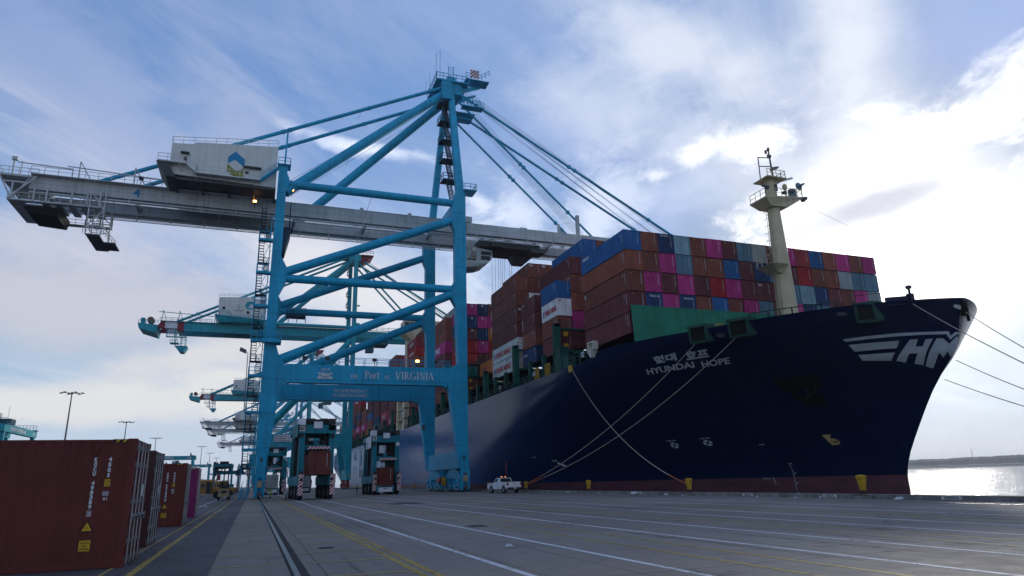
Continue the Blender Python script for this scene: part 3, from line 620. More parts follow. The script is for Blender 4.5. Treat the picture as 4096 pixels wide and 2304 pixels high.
    # thick braces, backstays, forestays
    for a,b_,r_ in(((1.6,.8,46.6),(30.0,9.0,74.9),.82),((1.6,22.,46.9),(30.2,13.8,74.9),.82)): B().tube(a,b_,r_,16).build('main_brace',M_blue,root,True)
    for y_ in(8.6,14.6):
        s=B(); P0_,P1_,P2_=Vector((29.6,y_,75.9)),Vector((1.5,y_-.3,61.6)),Vector((-26.2,y_-.9,47.5))
        s.tube(P0_,P1_,.33,10); s.tube(P1_,P2_,.33,10)
        for t_ in(0.02,.5,.98): s.tube(P0_.lerp(P1_,t_),P0_.lerp(P1_,t_+.015),.42,8); s.tube(P1_.lerp(P2_,t_),P1_.lerp(P2_,t_+.015),.42,8)
        s.build('backstay',M_blue,root,True)
        B().beam((1.5,y_-.3,61.6),(1.2,y_-.6,47.5 if y_>9 else 47.5),.28).build('stay_strut',M_blue,root)
        for (x1,z1,x0,z0,nm) in((84,47.6,33.0,75.0,'outer'),(60.8,47.4,32.6,73.4,'inner')):
            s=B(); A=Vector((x0,y_,z0)); Z=Vector((x1,y_,z1)); s.tube(A,Z,.25 if nm=='outer' else .21,8)
            for t_ in (.45,.475,.80): s.tube(A.lerp(Z,t_)-Vector((0,.22,0)),A.lerp(Z,t_)+Vector((0,.22,0)),.36,10)
            s.build('forestay',M_blue,root,True)
    ro=B()
    for k in range(9): ro.tube((33.5+.35*k,9.4+.5*k,77.2-.25*(k%4)),(80+.9*(k%3),7.6+.9*k,48.3),.035,4)
    for k in range(6): ro.tube((34.5,9.4+.6*k,74.5),(58.5+.6*k,8.2+1.1*k,47.6),.03,4)
    for y_ in(9.,14.): ro.tube((29.5,y_,74.),(2.4,y_-.6,54-.2*y_),.03,4)
    for a,b_ in(((14.5,8.6,69),(13.3,8.6,66)),((13.2,14.6,64),(12.3,14,59)),((15.2,.8,47.4),(14.2,1.,43.9))): ro.tube(a,b_,.03,4)
    ro.build('boom_rope',M_rope,root)
    # stair tower at the landside leg
    s=B(); z=1.6; lev=0
    while z<43:
        z1=min(z+2.6,44); z2=min(z+5.2,44)
        s.flight((-.42,.2,z),(-.42,3.4,z1),.66); s.flight((-1.25,3.4,z1),(-1.25,.2,z2),.66)
        s.box(-1.65,-.05,3.4,4.4,z1-.05,z1+.12); s.rail([(-1.65,4.35,z1+.1),(-.05,4.35,z1+.1)],1.1,.8,.04)
        z=z2
    s.build('stair_flight',M_dkst,root)
    s=B(); z=6.8
    while z<43: s.box(-1.75,.3,-.8,.2,z-.3,z+.06); s.rail([(-1.7,.1,z),(-1.7,-.75,z),(-.1,-.75,z)],1.1,.75,.04); z+=5.2
    for x,y_ in((-1.7,4.4),(-.05,4.4),(-.05,.3)): s.beam((x,y_,1.6),(x,y_,42),.12)
    s.box(-.2,2.5,-1.1,-.05,22.0,22.5); s.rail([(-.5,-1.05,22.5),(2.45,-1.05,22.5),(2.45,.8,22.5)],1.1,.7,.045); s.box(1.75,2.5,-.05,1.5,22.0,22.5)
    s.build('stair_landing',M_blue,root)
    b=B()
    for k in range(40): b.beam((-.1,.05+.35*(k%2),2+k*.95),(.15,.05+.35*(k%2),2.1+k*.95),.07)
    for y_ in(-.05,.35): b.beam((-.12,y_,1.6),(.0,y_,42),.09)
    z=1.6
    while z<41: b.beam((-.15,-.1,z),(-.9,-.1,z+1),.06); b.beam((-.9,4.4,z),(-.05,4.4,z+2.2),.07); z+=2.2
    b.rail([(-1.5,-1.2,.35),(-1.5,1.4,.35)],1.1,.8,.04); b.flight((-1.2,-1.6,0),(-.8,.4,1.5),.8,tread=.25); b.build('cable_tray',M_blue,root)
    hp=B().beam((2.6,1.0,45),(2.6,1.0,40.6),.18); hp.beam((2.6,3.,45),(2.6,3.,40.6),.14); hp.box(1.8,3.1,.7,3.2,40.5,40.7); hp.rail([(3.1,.7,40.7),(3.1,3.2,40.7)],1.1,.9,.045); hp.hexa([(1.75,.8,37.2),(2.2,.8,37.2),(2.2,6,37.2),(1.75,6,37.2),(1.75,.8,40.5),(2.9,.8,40.5),(2.9,6,40.5),(1.75,6,40.5)]); hp.build('hanging_walkway',M_dkst,root)
    tp=B().box(3.6,7.0,21.2,23.8,31.4,31.9); tp.rail([(3.6,21.2,31.9),(7,21.2,31.9)],1.,1.,.04)
    for x in(3.9,5.4,6.9): tp.beam((x,21.3,31.4),(x+.1,21.3,30.2),.14)
    tp.build('maintenance_platform',M_dkst,root)
    ll=B(); z=7
    while z<31: ll.box(29.9,30.5,-.16,-.12,z,z+.05); z+=.8
    f=B().box(30.35,30.75,-.35,-.02,4.7,5.4); f.beam((30.5,-.2,5.4),(30.8,-.2,5.9),.12); f.build('junction_box',M_under,root); B().box(28.85,29.35,21.0,21.28,11.0,11.9).build('junction_box',M_under,root)
    f=B().box(.75,1.1,-.4,-.02,5.0,5.6); f.beam((1.1,-.2,5.4),(1.4,-.2,5.8),.2); f.build('leg_floodlight',M_under,root)
    # trolley, cab and ropes
    t=B().box(36.5,48.6,8.2,14.4,43.6,44.9); t.box(38.4,40.6,7.2,9.0,43.4,44.2); t.hexa([(46.2,7.2,42.9),(49.3,7.2,42.9),(48.8,9.6,42.7),(46.6,9.6,42.7),(46,7.2,43.7),(50,7.2,43.7),(50,9.6,43.7),(46,9.6,43.7)])
    t.hexa([(44.9,12,42.2),(47.,12,42.2),(47,14.2,42.2),(44.9,14.2,42.2),(44.2,12,43.6),(48.6,12,43.6),(48.6,14.4,43.6),(44.2,14.4,43.6)])
    for x in(37,42,47.5):
        for y_ in(8.4,14.0): t.lathe([(.4,-.1),(.4,.1)],(x,y_,45.0),10,'Y')
    t.build('trolley',M_under,root)
    cb=B().prism([(36.0,43.3),(39.0,42.9),(39.05,41.7),(38.6,40.9),(38.0,40.45),(36.0,40.3)],lambda a,c,t_:(a,8.6+t_,c),3.2); cb.box(34.3,36.,8.9,11.6,41.2,43.6)
    co=cb.build('operator_cab',M_grey,root)
    MB().box(36.8,38.85,8.56,8.59,41.95,42.7).box(36.8,38.6,8.56,8.59,40.95,41.8).build('window',M_glass,co)
    cp=B().box(33.0,37.0,7.6,12.2,40.0,40.35); cp.hexa([(33.2,8.,39.0),(36.2,8,39.4),(36.2,12,39.4),(33.2,12,39.0),(32.8,7.6,40.),(37.6,7.6,40.),(37.6,12.2,40.),(32.8,12.2,40.)]); cp.rail([(33,7.65,40.35),(36.4,7.65,40.35)],1.1,.8,.04); cp.rail([(33,12,40.35),(33,7.6,40.35)],1.1,1.,.04); cp.build('cab_platform',M_grey,co)
    MB().box(34.9,35.7,8.3,8.9,40.9,42.).build('air_conditioner',mat('brown_cabinet',(.22,.15,.11),.6),co); MB().box(35.1,35.9,8.5,8.88,42.5,43.2).build('vent_unit',M_house,co)
    ro=B()
    for i,(x,dx_) in enumerate(((40.7,1.9),(41.4,1.9),(42.1,1.9),(42.5,1.9),(43.0,1.3),(43.4,1.9),(44.4,1.9),(44.9,1.4))): ro.tube((x,13.9,43.5),(x+dx_,18.8+(i%3)*.3,26),.035,4)
    ro.build('hoist_rope',M_rope,root)
    return root
crane4=make_crane4()
def white_copy(y,label):
    c=copy_tree(crane4); c.location=(0,y,0); c['label']=label
    for fl_ in [x for x in children(c) if x.name.startswith('floodlight')]:
        for ln_ in children(fl_): bpy.data.objects.remove(ln_)
    return c
white_copy(523,'distant grey and blue gantry crane with hexagon emblem, beyond both teal cranes')
white_copy(592,'far grey and blue gantry crane, partly hidden below the hexagon emblem crane')
white_copy(778,'farthest grey and blue gantry crane, lowest of those seen left of the near leg')
for o_ in children(crane4): pass
def renumber(root,txt):
    for ch in children(root):
        if ch.name.startswith('main_girder'):
            for g in children(ch):
                if g.name.startswith('number'):
                    me=letters(MB(),txt,lambda u_,v_:(-20.6+1.0*u_,6.785,45.55+1.45*v_),.02).mesh('number'); me.materials.append(M_embl); g.data=me
for o_,t_ in zip([x for x in C.objects if x.name.startswith('ship_to_shore_crane.')],'567'): renumber(o_,t_)
def make_teal():
    root=empty('ship_to_shore_crane',(0,241.5,0),0,'teal gantry crane with red and white tail seen through the near crane frame','crane','ship-to-shore cranes')
    B=lambda: MB(); D=1.5
    for y in(0.,17.):
        B().prism([(.3,3.6),(1.6,3.6),(2.7,13.5),(3.4,15.2),(3.4,18.4),(1.9,20.5),(1.8,57.5),(.35,57.5)],lambda a,c,t:(a,y+t,c),D).build('leg',M_teal,root)
        B().prism([(29.8,3.6),(31.3,3.6),(31.3,86),(29.9,86),(29.7,20.5),(28.0,18.4),(28.0,15.2)],lambda a,c,t:(a,y+t,c),D).build('leg',M_teal,root)
        pb=B().box(3.3,28.1,y+.05,y+D-.05,15.1,18.5).build('portal_beam',M_teal,root)
        B().box(3.3,28,y-.12,y+.04,14.2,15.0).build('lower_flange',M_teal,pb)
        B().tube((2.2,y+.75,19.5),(29.6,y+.75,51.5),1.0,12).build('cross_tube',M_teal,root,True)
        B().tube((1.5,y+.75,56.3),(29.8,y+.75,56.3),.6,10).build('cross_tube',M_teal,root,True)
        if y==0:
            p=B().box(5.6,12.6,-.12,0.04,15.9,18.2).build('sign_board',M_board,pb)
            mb=MB()
            for i,tx in enumerate(('S.W.L. under hook','S.W.L. under hook','S.W.L. under 2x20 spreader')): letters(mb,tx,lambda u_,v_:(5.8+(3.4 if i<2 else 5.4)*u_,-.135,17.5-i*.75+.45*v_))
            mb.build('lettering',M_ink,p)
            p=B().box(14.6,18.3,-.12,.04,15.6,18.2).build('sign_board',M_board,pb); mb=MB(); letters(mb,'ZPMC',lambda u_,v_:(15.2+2.5*u_,-.135,17.05+.5*v_),.03); letters(mb,'振华重工',lambda u_,v_:(15.2+2.5*u_,-.135,15.95+.5*v_))
            n=28; out=[(16.45+1.7*math.cos(i*2*math.pi/n),17.3+.68*math.sin(i*2*math.pi/n)) for i in range(n)]; inn=[(16.45+1.6*math.cos(i*2*math.pi/n),17.3+.58*math.sin(i*2*math.pi/n)) for i in range(n)]
            mb.add([(a,-.135,c) for a,c in out+inn],[(i,(i+1)%n,n+(i+1)%n,n+i) for i in range(n)]); mb.build('lettering',M_ink,p)
    for x0,x1 in((29.9,31.2),(.3,1.5)):
        B().box(x0-.04,x1+.04,-.4,18.9,3.0,6.4).build('sill_beam',M_teal,root)
        for a in(-.3,9.6): bogie(root,(x0+x1)/2,a,a+9.2,M_red,M_red)
    hz=MB(); 
    for k in range(3): hz.add([(30.0+k*.42,-.42,4.2),(30.2+k*.42,-.42,4.2),(30.55+k*.42,-.42,5.0),(30.35+k*.42,-.42,5.0)],[(0,1,2,3)])
    hz.build('hazard_stripes',M_yel,root)
    for gy in(4.5,12.):
        g=B().box(-25.5,33,gy,gy+1.8,53.2,56.2); g.box(-25.5,33,gy-.4,gy,53.0,53.3)
        x=-25
        while x<33: g.beam((x,gy-.3,53.2),(x,gy,54.4),.14); x+=3.2
        g.build('main_girder',M_teal,root)
        B().box(33.1,92,gy,gy+1.8,53.4,56.0).build('boom_girder',M_teal,root)
        B().prism([(-33.8,53.9),(-31.3,53.9),(-31.3,56.4),(-32.6,56.4)],lambda a,c,t:(a,gy-.02+t,c),1.84).box(-27.6,-25.5,gy-.02,gy+1.82,53.2,56.2).build('tail_girder',M_red,root)
        B().box(-31.3,-27.6,gy-.02,gy+1.82,53.9,56.3).build('tail_girder',M_wtext,root)
        w=B().rail([(-33,gy-.6,56.3),(-17,gy-.6,56.3)],1.1,1.8,.06); w.rail([(2,gy-.6,56.3),(90,gy-.6,56.3)],1.1,2.2,.06); w.box(-33,90,gy-.7,gy,56.2,56.32); w.build('walkway',M_teal,root)
    e=B().hexa([(-39,4,53.4),(-33.8,4,51.9),(-33.8,14,51.9),(-39,14,53.4),(-39.5,4,55.2),(-33.4,4,54.8),(-33.4,14,54.8),(-39.5,14,55.2)]); e.rail([(-39.3,4.2,55.2),(-33.5,4.2,55.2)],1.2,1,.06); e.box(-38.8,-37.6,5,8,55.2,57.2)
    e.box(-30.5,-24.5,3.2,4,50.6,50.9)
    for x in(-30.3,-28,-24.7): e.beam((x,3.5,50.6),(x,3.5,53.5),.2)
    e.rail([(-30.4,3.2,50.9),(-24.6,3.2,50.9)],1.1,1,.06); e.build('tail_frame',M_teal,root)
    MB().lathe([(.9,0),(1.1,.2),(1.1,2.4),(.9,2.6)],(-35.9,5,56.6),14,'Y').build('cable_reel',mat('rust_orange',(.18,.06,.025),.6),root)
    st=B()
    for x in(-27.8,-26,-24.6):
        for y_ in(3.6,7.): st.beam((x,y_,53),(x,y_,47.8),.16)
    for z in(48.6,50,51.4): st.beam((-26,3.6,z),(-24.6,3.6,z),.12); st.beam((-26,3.6,z),(-24.6,3.6,z+1.3),.1)
    st.hexa([(-26,3.4,45.8),(-24.8,3.4,45.8),(-24.8,8,45.8),(-26,8,45.8),(-27.6,3.2,47.8),(-23.8,3.2,47.8),(-23.8,8.4,47.8),(-27.6,8.4,47.8)]); st.box(-29.2,-26.5,3.2,6,48.6,48.8); st.rail([(-29.2,3.2,48.8),(-26.8,3.2,48.8)],1.1,.9,.06); st.build('service_tower',M_teal,root)
    po=B()
    for x in(-32.5,-27.5,-22.3,-16.2): po.beam((x,4.3,56.4),(x+.3,4.3,60),.2); po.beam((x+.3,4.3,60),(x+1.3,4.3,57),.16)
    po.beam((-33.5,4.3,59.4),(-15.6,4.3,58.6),.2); po.build('tie_rack',M_teal,root)
    h=B().prism([(-15.2,57.6),(.2,57.6),(.2,64.6),(-6,65.4),(-15.2,64.8)],lambda a,c,t:(a,1+t,c),16).build('machinery_house',M_house,root)
    B().rail([(-15.2,1.1,64.9),(-6,1.1,65.4),(.2,1.1,64.7)],1.1,1.6,.05).build('roof_railing',M_house,h)
    B().hexa([(-14.6,1.2,56.2),(.2,1.2,56.2),(.2,16.8,56.2),(-14.6,16.8,56.2),(-16.2,.2,58.6),(.4,.2,57.4),(.4,17,57.4),(-16.2,17,58.6)]).rail([(-16.2,.2,59),(-11.8,.2,59),(-10.8,.2,57.6),(0,.2,57.6)],1.1,1.4,.05).build('gallery',M_teal,h)
    for x,z in((-13.9,60.6),(-6.1,59.4)): B().box(x,x+.9,.9,1.02,z,z+.95).build('window',M_glass,h)
    for x in(-10.2,-8.5): B().box(x,x+1.2,.5,1.,60.5,62.6).build('vent_box',M_house,h)
    n=22; em=MB(); em.add([(-5.0+1.7*math.cos(R(40+280*i/n)),.96,62.4+1.5*math.sin(R(40+280*i/n))) for i in range(n+1)],[tuple(range(n+1))]); em.build('emblem',M_teal,h)
    em=MB(); em.add([(-5.9,.94,61.9),(-3.6,.94,61.9),(-3.9,.94,61.5),(-5.6,.94,61.5)],[(0,1,2,3)]); em.box(-5.2,-4.2,.93,.95,61.9,62.8); em.build('emblem_ship',M_wtext,h)
    mb=MB(); letters(mb,'THE PORT OF',lambda u_,v_:(-2.9+2.9*u_,.95,62.8+.45*v_)); letters(mb,'VIRGINIA',lambda u_,v_:(-2.9+3.0*u_,.95,61.3+1.15*v_),.01); mb.build('lettering',M_ink,h)
    a=B().box(28.8,33,5.5,13.5,83.6,86.2); a.box(31,37.5,6,13,85.8,86.2); 
    for k in range(4): a.beam((29+k,5.6,86),(29+k*1.2,5.6,88.4),.14)
    ao=a.build('apex_head',M_teal,root)
    r=B().rail([(27,5,86.4),(37.6,5,86.4)],1.3,1.3,.07); r.box(26.8,29,5,14,85.8,86.35); r.box(33,37.6,5,14,85.7,86.1); r.hexa([(33,6,83.2),(34,6,83.2),(34,13,83.2),(33,13,83.2),(33,6,85.8),(37.6,6,85.8),(37.6,13,85.8),(33,13,85.8)]); r.build('apex_platform',M_red,ao)
    s=B(); z=57.
    while z<82: s.flight((29.2,4,z),(29.2,7,z+4.2),.9,tread=.45,rail=False); s.box(28.2,30,7,8.2,z+4.1,z+4.3); s.rail([(28.2,4,z+4.3),(28.2,8,z+4.3)],1.1,1.2,.06); z+=4.2
    for z in(34,44): s.box(28.4,29.9,.2,1.6,z,z+.2)
    s.build('mast_stair',M_dktl,root)
    B().box(31.4,32.6,.2,1.4,56,58).box(31.4,32.4,.2,1.4,61,61.3).box(31.4,32.4,.2,1.4,64.5,64.8).build('mast_platform',M_teal,root)
    for y in(.75,17.75):
        yc=6.5 if y<5 else 12.5
        B().tube((1.5,y,57),(29.6,yc,83.6),.85,12).build('main_brace',M_teal,root,True)
        B().tube((29.2,yc,85.4),(-28.2,yc-1,56.3),.42,8).build('backstay',M_teal,root,True)
        for x1,z0 in((82,84.6),(58,82.8)): B().tube((32.4,yc,z0),(x1,yc,56),.36,8).build('forestay',M_teal,root,True)
    ro=B()
    for k in range(8): ro.tube((34+.4*k,7+.6*k,85),(78+k%3,6+.9*k,57),.05,4)
    ro.build('boom_rope',M_rope,root)
    B().box(-1.6,.1,-.4,3,8,12).rail([(-1.7,-.6,8),(-1.7,3.2,8)],1.1,1,.06).build('stair_landing',M_teal,root)
    B().box(39,44,5.5,12.5,51.4,52.9).box(36,38.8,6,9,48.6,51.8).build('trolley',M_dktl,root)
    return root
tealB=make_teal()
tealC=copy_tree(tealB); tealC.location=(0,440,0); tealC['label']='second teal gantry crane with red and white tail, smaller and lower, farther along the quay'
# ------------------------------------------------------------------ container ship
CX,HBM=63.0,22.8
STEM=[(-6,53.5),(-1,52.47),(0,52.56),(1,52.51),(1.7,52.35),(3,51.8),(4.35,51.01),(7.1,49.25),(9.7,47.41),(12.3,44.92),(13.7,44.19),(15.2,43.74),(16.3,43.43),(17.4,42.76),(20,41.0)]
LT=[(-6,95),(2,86),(7,76),(12,61),(16,43),(20,40)]
PT=[(-6,2.0),(2,2.05),(7,2.25),(12,2.4),(16,2.55),(20,2.7)]
QT=[(-6,1.0),(2,1.0),(10,1.1),(16,1.3),(20,1.35)]
def lerpT(T,z):
    if z<=T[0][0]: return T[0][1]
    for (a,b),(c,d) in zip(T[:-1],T[1:]):
        if z<=c: return b+(d-b)*(z-a)/(c-a)
    return T[-1][1]
def hullhb(Y,z):
    s=max(0.,Y-lerpT(STEM,z)); t=min(1.,s/lerpT(LT,z))
    h=HBM*(1-(1-t)**lerpT(PT,z))**(1/lerpT(QT,z))
    if Y>330: h*=1-.35*((Y-330)/50)**2*max(0.,1-(z+4)/14)
    return h
def hx(Y,z): return CX-hullhb(Y,z)
def topz(Y):
    if Y<47: return 17.28
    if Y<60: return 17.28-(Y-47)/13*.36
    if Y<75.9: return 16.92+ .40*(Y-60)/16
    if Y<78.2: return 17.25-(Y-75.9)/2.3*.75
    return 16.5
mt=bpy.data.materials.new('navy_hull_paint'); mt.use_nodes=True; t=mt.node_tree; t.nodes.clear(); q=NT(t)
tc=q.n('ShaderNodeTexCoord').outputs['Object']; ox,oy,oz=q.n('ShaderNodeSeparateXYZ',{0:tc}).outputs
nn=q.noise(q.vm('MULTIPLY',tc,(.3,.08,.5)),1.,7,.6)
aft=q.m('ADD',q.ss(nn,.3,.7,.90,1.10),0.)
col=q.mix(q.ss(oy,85,150),(.0025,.0085,.038),(.018,.066,.20))  # dark bow, paler aft: flare shade and sky reflection put into the colour
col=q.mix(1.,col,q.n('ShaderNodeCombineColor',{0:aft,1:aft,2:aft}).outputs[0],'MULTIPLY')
def seam(a,p,off,w): return q.m('LESS_THAN',q.m('ABSOLUTE',q.m('SUBTRACT',q.m('FRACT',q.m('DIVIDE',q.m('ADD',a,off),p)),.5)),w/p/2)
sm=q.m('MAXIMUM',seam(oz,2.9,1.1,.07),q.m('MULTIPLY',seam(oy,11.7,3.,.10),.6))
col=q.mix(q.m('MULTIPLY',sm,.55),col,(.004,.008,.025))
sc=q.noise(q.vm('MULTIPLY',tc,(1.,.35,1.6)),.7,9,.7); col=q.mix(q.ss(sc,.70,.80,0.,.06),col,(.05,.07,.12))
boot=q.ss(q.m('ADD',oz,q.m('MULTIPLY',q.m('SUBTRACT',nn,.5),.1)),1.02,.98)
rc=q.mix(q.ss(sc,.35,.7),(.125,.048,.058),(.075,.035,.045)); col=q.mix(boot,col,rc)
rs=q.noise(q.vm('MULTIPLY',tc,(.9,.9,.06)),1.3,5,.6); col=q.mix(q.m('MULTIPLY',q.ss(rs,.70,.78,0,.6),q.ss(oz,4,0)),col,(.11,.045,.02))
vs_=q.noise(q.vm('MULTIPLY',tc,(1.1,.9,.035)),1.4,6,.65); col=q.mix(q.m('MULTIPLY',q.ss(vs_,.56,.74,0,.30),q.ss(oz,17,3,.35,1.)),col,(.030,.040,.060))
vr_=q.noise(q.vm('MULTIPLY',tc,(1.7,1.5,.05)),1.2,5,.6); col=q.mix(q.m('MULTIPLY',q.ss(vr_,.69,.76,0,.5),q.ss(oz,16.8,12.)),col,(.06,.032,.022))
sf_=q.noise(q.vm('MULTIPLY',tc,(1.,.12,1.1)),1.6,9,.75); col=q.mix(q.m('MULTIPLY',q.ss(sf_,.56,.68,0,.35),q.m('MULTIPLY',q.ss(oz,6.5,2.5),q.ss(oy,85,110))),col,(.09,.10,.12))
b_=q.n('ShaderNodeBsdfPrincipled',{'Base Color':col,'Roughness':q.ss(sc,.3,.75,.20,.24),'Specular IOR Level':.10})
hgt=q.m('SUBTRACT',q.m('MULTIPLY',q.noise(q.vm('MULTIPLY',tc,(.5,.25,.35)),1.,3,.5),1.),q.m('MULTIPLY',sm,.25))
bn=q.n('ShaderNodeBump',{'Height':hgt,'Strength':.03,'Distance':.12}); t.links.new(bn.outputs[0],b_.inputs['Normal'])
q.n('ShaderNodeOutputMaterial',{0:b_.outputs[0]}); M_hull=mt
M_green=mat('green_deck_paint',(.008,.165,.095),.5,0,.2,.4,.35,rust=.12); M_dgreen=mat('dark_green_steel',(.006,.055,.045),.6,0,.25,1); M_cream=mat('cream_ship_paint',(.53,.45,.29),.5,0,.1,.5,.25)
M_dark=mat('hold_shade_black',(.008,.009,.009),.9,0,0,spec=.08); M_hullw=mat('white_hull_lettering',(.42,.46,.50),.55,0,.12,1.)  # near-black stands in for shade in fairlead openings and the void under containers
ship=empty('container_ship',(0,0,0),0,'huge navy container ship moored along the quay with stacked containers','ship')
# hull: both sides lofted, transom, bow deck
def loft():
    ys=[41.0+.0*i for i in range(0)]; us=[]
    n=34
    for i in range(n+1): us.append((i/n)**2)      # fraction along the entrance
    mid=[150,170,190,215,240,270,300,330,345,360,372,381]
    zs=[-6,-4,-2,-.6,.4,1.0,2,3.2,4.6,6,7.5,9,10.5,12,13.2,14.4,15.4,16.2]
    rows=[]
    vs=[];fs=[]
    for side in(-1,1):
        base=len(vs); m=0
        for zi,z in enumerate(zs+[None]):
            row=[]
            for i in range(n+1):
                zz=z if z is not None else 17.
                y0=lerpT(STEM,zz); y=y0+us[i]*(145-y0); 
                if z is None: zz=topz(y); y0=lerpT(STEM,zz); y=y0+us[i]*(145-y0); zz=topz(y)
                row.append((CX+side*hullhb(y,zz),y,zz))
            for y in mid: zz=z if z is not None else topz(y); row.append((CX+side*hullhb(y,zz),y,zz))
            m=len(row); vs+=row
        k=len(zs)+1
        for j in range(k-1):
            for i in range(m-1): fs.append((base+j*m+i,base+j*m+i+1,base+(j+1)*m+i+1,base+(j+1)*m+i))
    half=len(vs)//2
    for j in range(k-1): fs.append((j*m+m-1,half+j*m+m-1,half+(j+1)*m+m-1,(j+1)*m+m-1))
    return MB().add(vs,fs)
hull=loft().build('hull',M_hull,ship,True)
# weather deck just below the bulwark
d=MB(); vs=[];n=40
for i in range(n+1):
    y=42.5+(381-42.5)*(i/n)**1.6; z=15.6 if y<75 else 15.9
    vs+=[(CX-hullhb(y,z)+.12,y,z),(CX+hullhb(y,z)-.12,y,z)]
d.add(vs,[(2*i,2*i+1,2*i+3,2*i+2) for i in range(n)]).build('weather_deck',M_dgreen,ship)
# bulwark cap and paint lettering wrapped on the shell
def on_hull(mb,name,mt_,off=.05,cuts=2,parent=None):
    me=mb.mesh(name); bm=bmesh.new(); bm.from_mesh(me)
    bmesh.ops.triangulate(bm,faces=bm.faces)
    for _ in range(cuts):
        bmesh.ops.subdivide_edges(bm,edges=[e for e in bm.edges if e.calc_length()>.45],cuts=1)
        bmesh.ops.triangulate(bm,faces=bm.faces)
    for v_ in bm.verts:
        y,z=v_.co.y,v_.co.z; e=.05
        nx=1.; ny=(hx(y+e,z)-hx(y-e,z))/(2*e); nz=(hx(y,z+e)-hx(y,z-e))/(2*e); L=math.sqrt(1+ny*ny+nz*nz)
        x=hx(y,z); v_.co=Vector((x-off/L,y+off*ny/L,z+off*nz/L))
    bm.to_mesh(me); bm.free(); me.materials.append(mt_)
    o=bpy.data.objects.new(name,me); C.objects.link(o); o.parent=parent or ship; return o
mb=MB(); letters(mb,'HYUNDAI',lambda u_,v_:(0,69.57-6.1*u_+.45*(1-v_),13.45+.62*v_),.03); letters(mb,'HOPE',lambda u_,v_:(0,62.71-2.95*u_+.5*(1-v_),13.33+.63*v_),.03); on_hull(mb,'ship_name',M_hullw)
mb=MB(); letters(mb,'현대',lambda u_,v_:(0,67.29-2.95*u_+.6*(1-v_),14.4+.77*v_),.045); letters(mb,'호프',lambda u_,v_:(0,63.27-2.53*u_+.7*(1-v_),14.26+.82*v_),.045); on_hull(mb,'ship_name',M_hullw)
Y1=lambda pts: MB().add([(0,y,z) for y,z in pts],[tuple(range(len(pts)))])
for pts in ([(46.51,13.74),(46.07,13.74),(46.55,13.09),(46.16,13.07),(45.69,13.69),(45.32,13.69),(47.09,11.42),(47.53,11.58),(46.73,12.48),(47.2,12.51),(47.93,11.76),(48.38,11.96)],
 [(45.15,13.67),(44.85,13.66),(44.78,13.13),(44.23,13.76),(44.12,13.55),(44.6,12.6),(45.29,11.97),(45.14,12.44),(45.67,11.93),(45.58,12.41),(46.77,11.05),(47.05,11.29)],
 [(50.27,14.34),(48.5,14.41),(46.79,14.43),(45.55,14.35),(44.4,14.27),(44.44,13.83),(44.17,14.18),(43.95,14.12),(44.0,13.95),(44.18,13.93),(44.59,13.48),(44.57,14.01),(45.65,14.1),(46.93,14.15),(48.55,14.14),(50.19,14.09)],
 [(50.22,13.79),(48.66,13.77),(47.1,13.74),(47.63,13.1),(48.91,13.13),(50.26,13.14)],[(50.26,12.8),(49.09,12.77),(47.94,12.73),(48.63,12.02),(49.52,12.14),(50.36,12.26)]):
    on_hull(Y1(pts),'bow_emblem',M_hullw)
mb=MB()
for yc,zc in((74.68,5.28),(70.27,5.3)):
    for i in range(4):
        a0=i*1.5708+.55; rr=[(1,.18),(1,.6),(1,1.0),(1,1.4),(.34,1.2),(.34,.4)]
        mb.add([(0,yc+.55*r_*math.cos(a0+k),zc+.36*r_*math.sin(a0+k)) for r_,k in rr],[(0,1,2,3,4,5)])
letters(mb,'2.5M A/B',lambda u_,v_:(0,75.4-1.3*u_,5.78+.16*v_)); letters(mb,'2.5M A/B',lambda u_,v_:(0,70.95-1.3*u_,5.78+.16*v_)); on_hull(mb,'thruster_mark',M_hullw,cuts=1)
mb=MB(); mb.add([(0,97.35,4.05),(0,96.55,3.66),(0,96.35,3.78),(0,95.75,3.38),(0,96.75,3.36),(0,96.85,3.5),(0,97.65,3.88)],[(0,1,2,3,4,5,6)]); letters(mb,'TUG',lambda u_,v_:(0,98.7-1.3*u_,4.12+.28*v_)); on_hull(mb,'tug_mark',M_hullw,cuts=1)
mb=MB(); mb.add([(0,58.15,5.4),(0,57.35,5.4),(0,57.6,4.95),(0,57.25,4.95),(0,56.95,4.72),(0,56.95,4.45),(0,57.2,4.3),(0,57.75,4.3)],[tuple(range(8))]); on_hull(mb,'bulb_mark',mat('pale_yellow_mark',(.42,.30,.12),.6),cuts=1)
mb=letters(MB(),'9.4M',lambda u_,v_:(0,57.68-.62*u_,4.5+.25*v_),.03); on_hull(mb,'bulb_mark',M_ink,.07,1)
mb=MB()
for i in range(16):
    tx=['17M','8','6','4','2','16M','8','6','4','2','15M','8','6','4','2','14M'][i]; z=2.45-i*.215; letters(mb,tx,lambda u_,v_:(0,62.9-(.36 if len(tx)>1 else .14)*u_,z+.12*v_))
letters(mb,'TM 87 F/S',lambda u_,v_:(0,66.2-.8*u_,.85+.14*v_)); mb.add([(0,65.1,1.1),(0,65.03,1.1),(0,64.85,.3),(0,64.92,.3)],[(0,1,2,3)]); letters(mb,'T/F/B',lambda u_,v_:(0,64.75-.6*u_,4.68+.13*v_)); letters(mb,'4.4',lambda u_,v_:(0,103.4-.9*u_,4.9+.2*v_))
on_hull(mb,'draught_mark',M_hullw,.06,0)
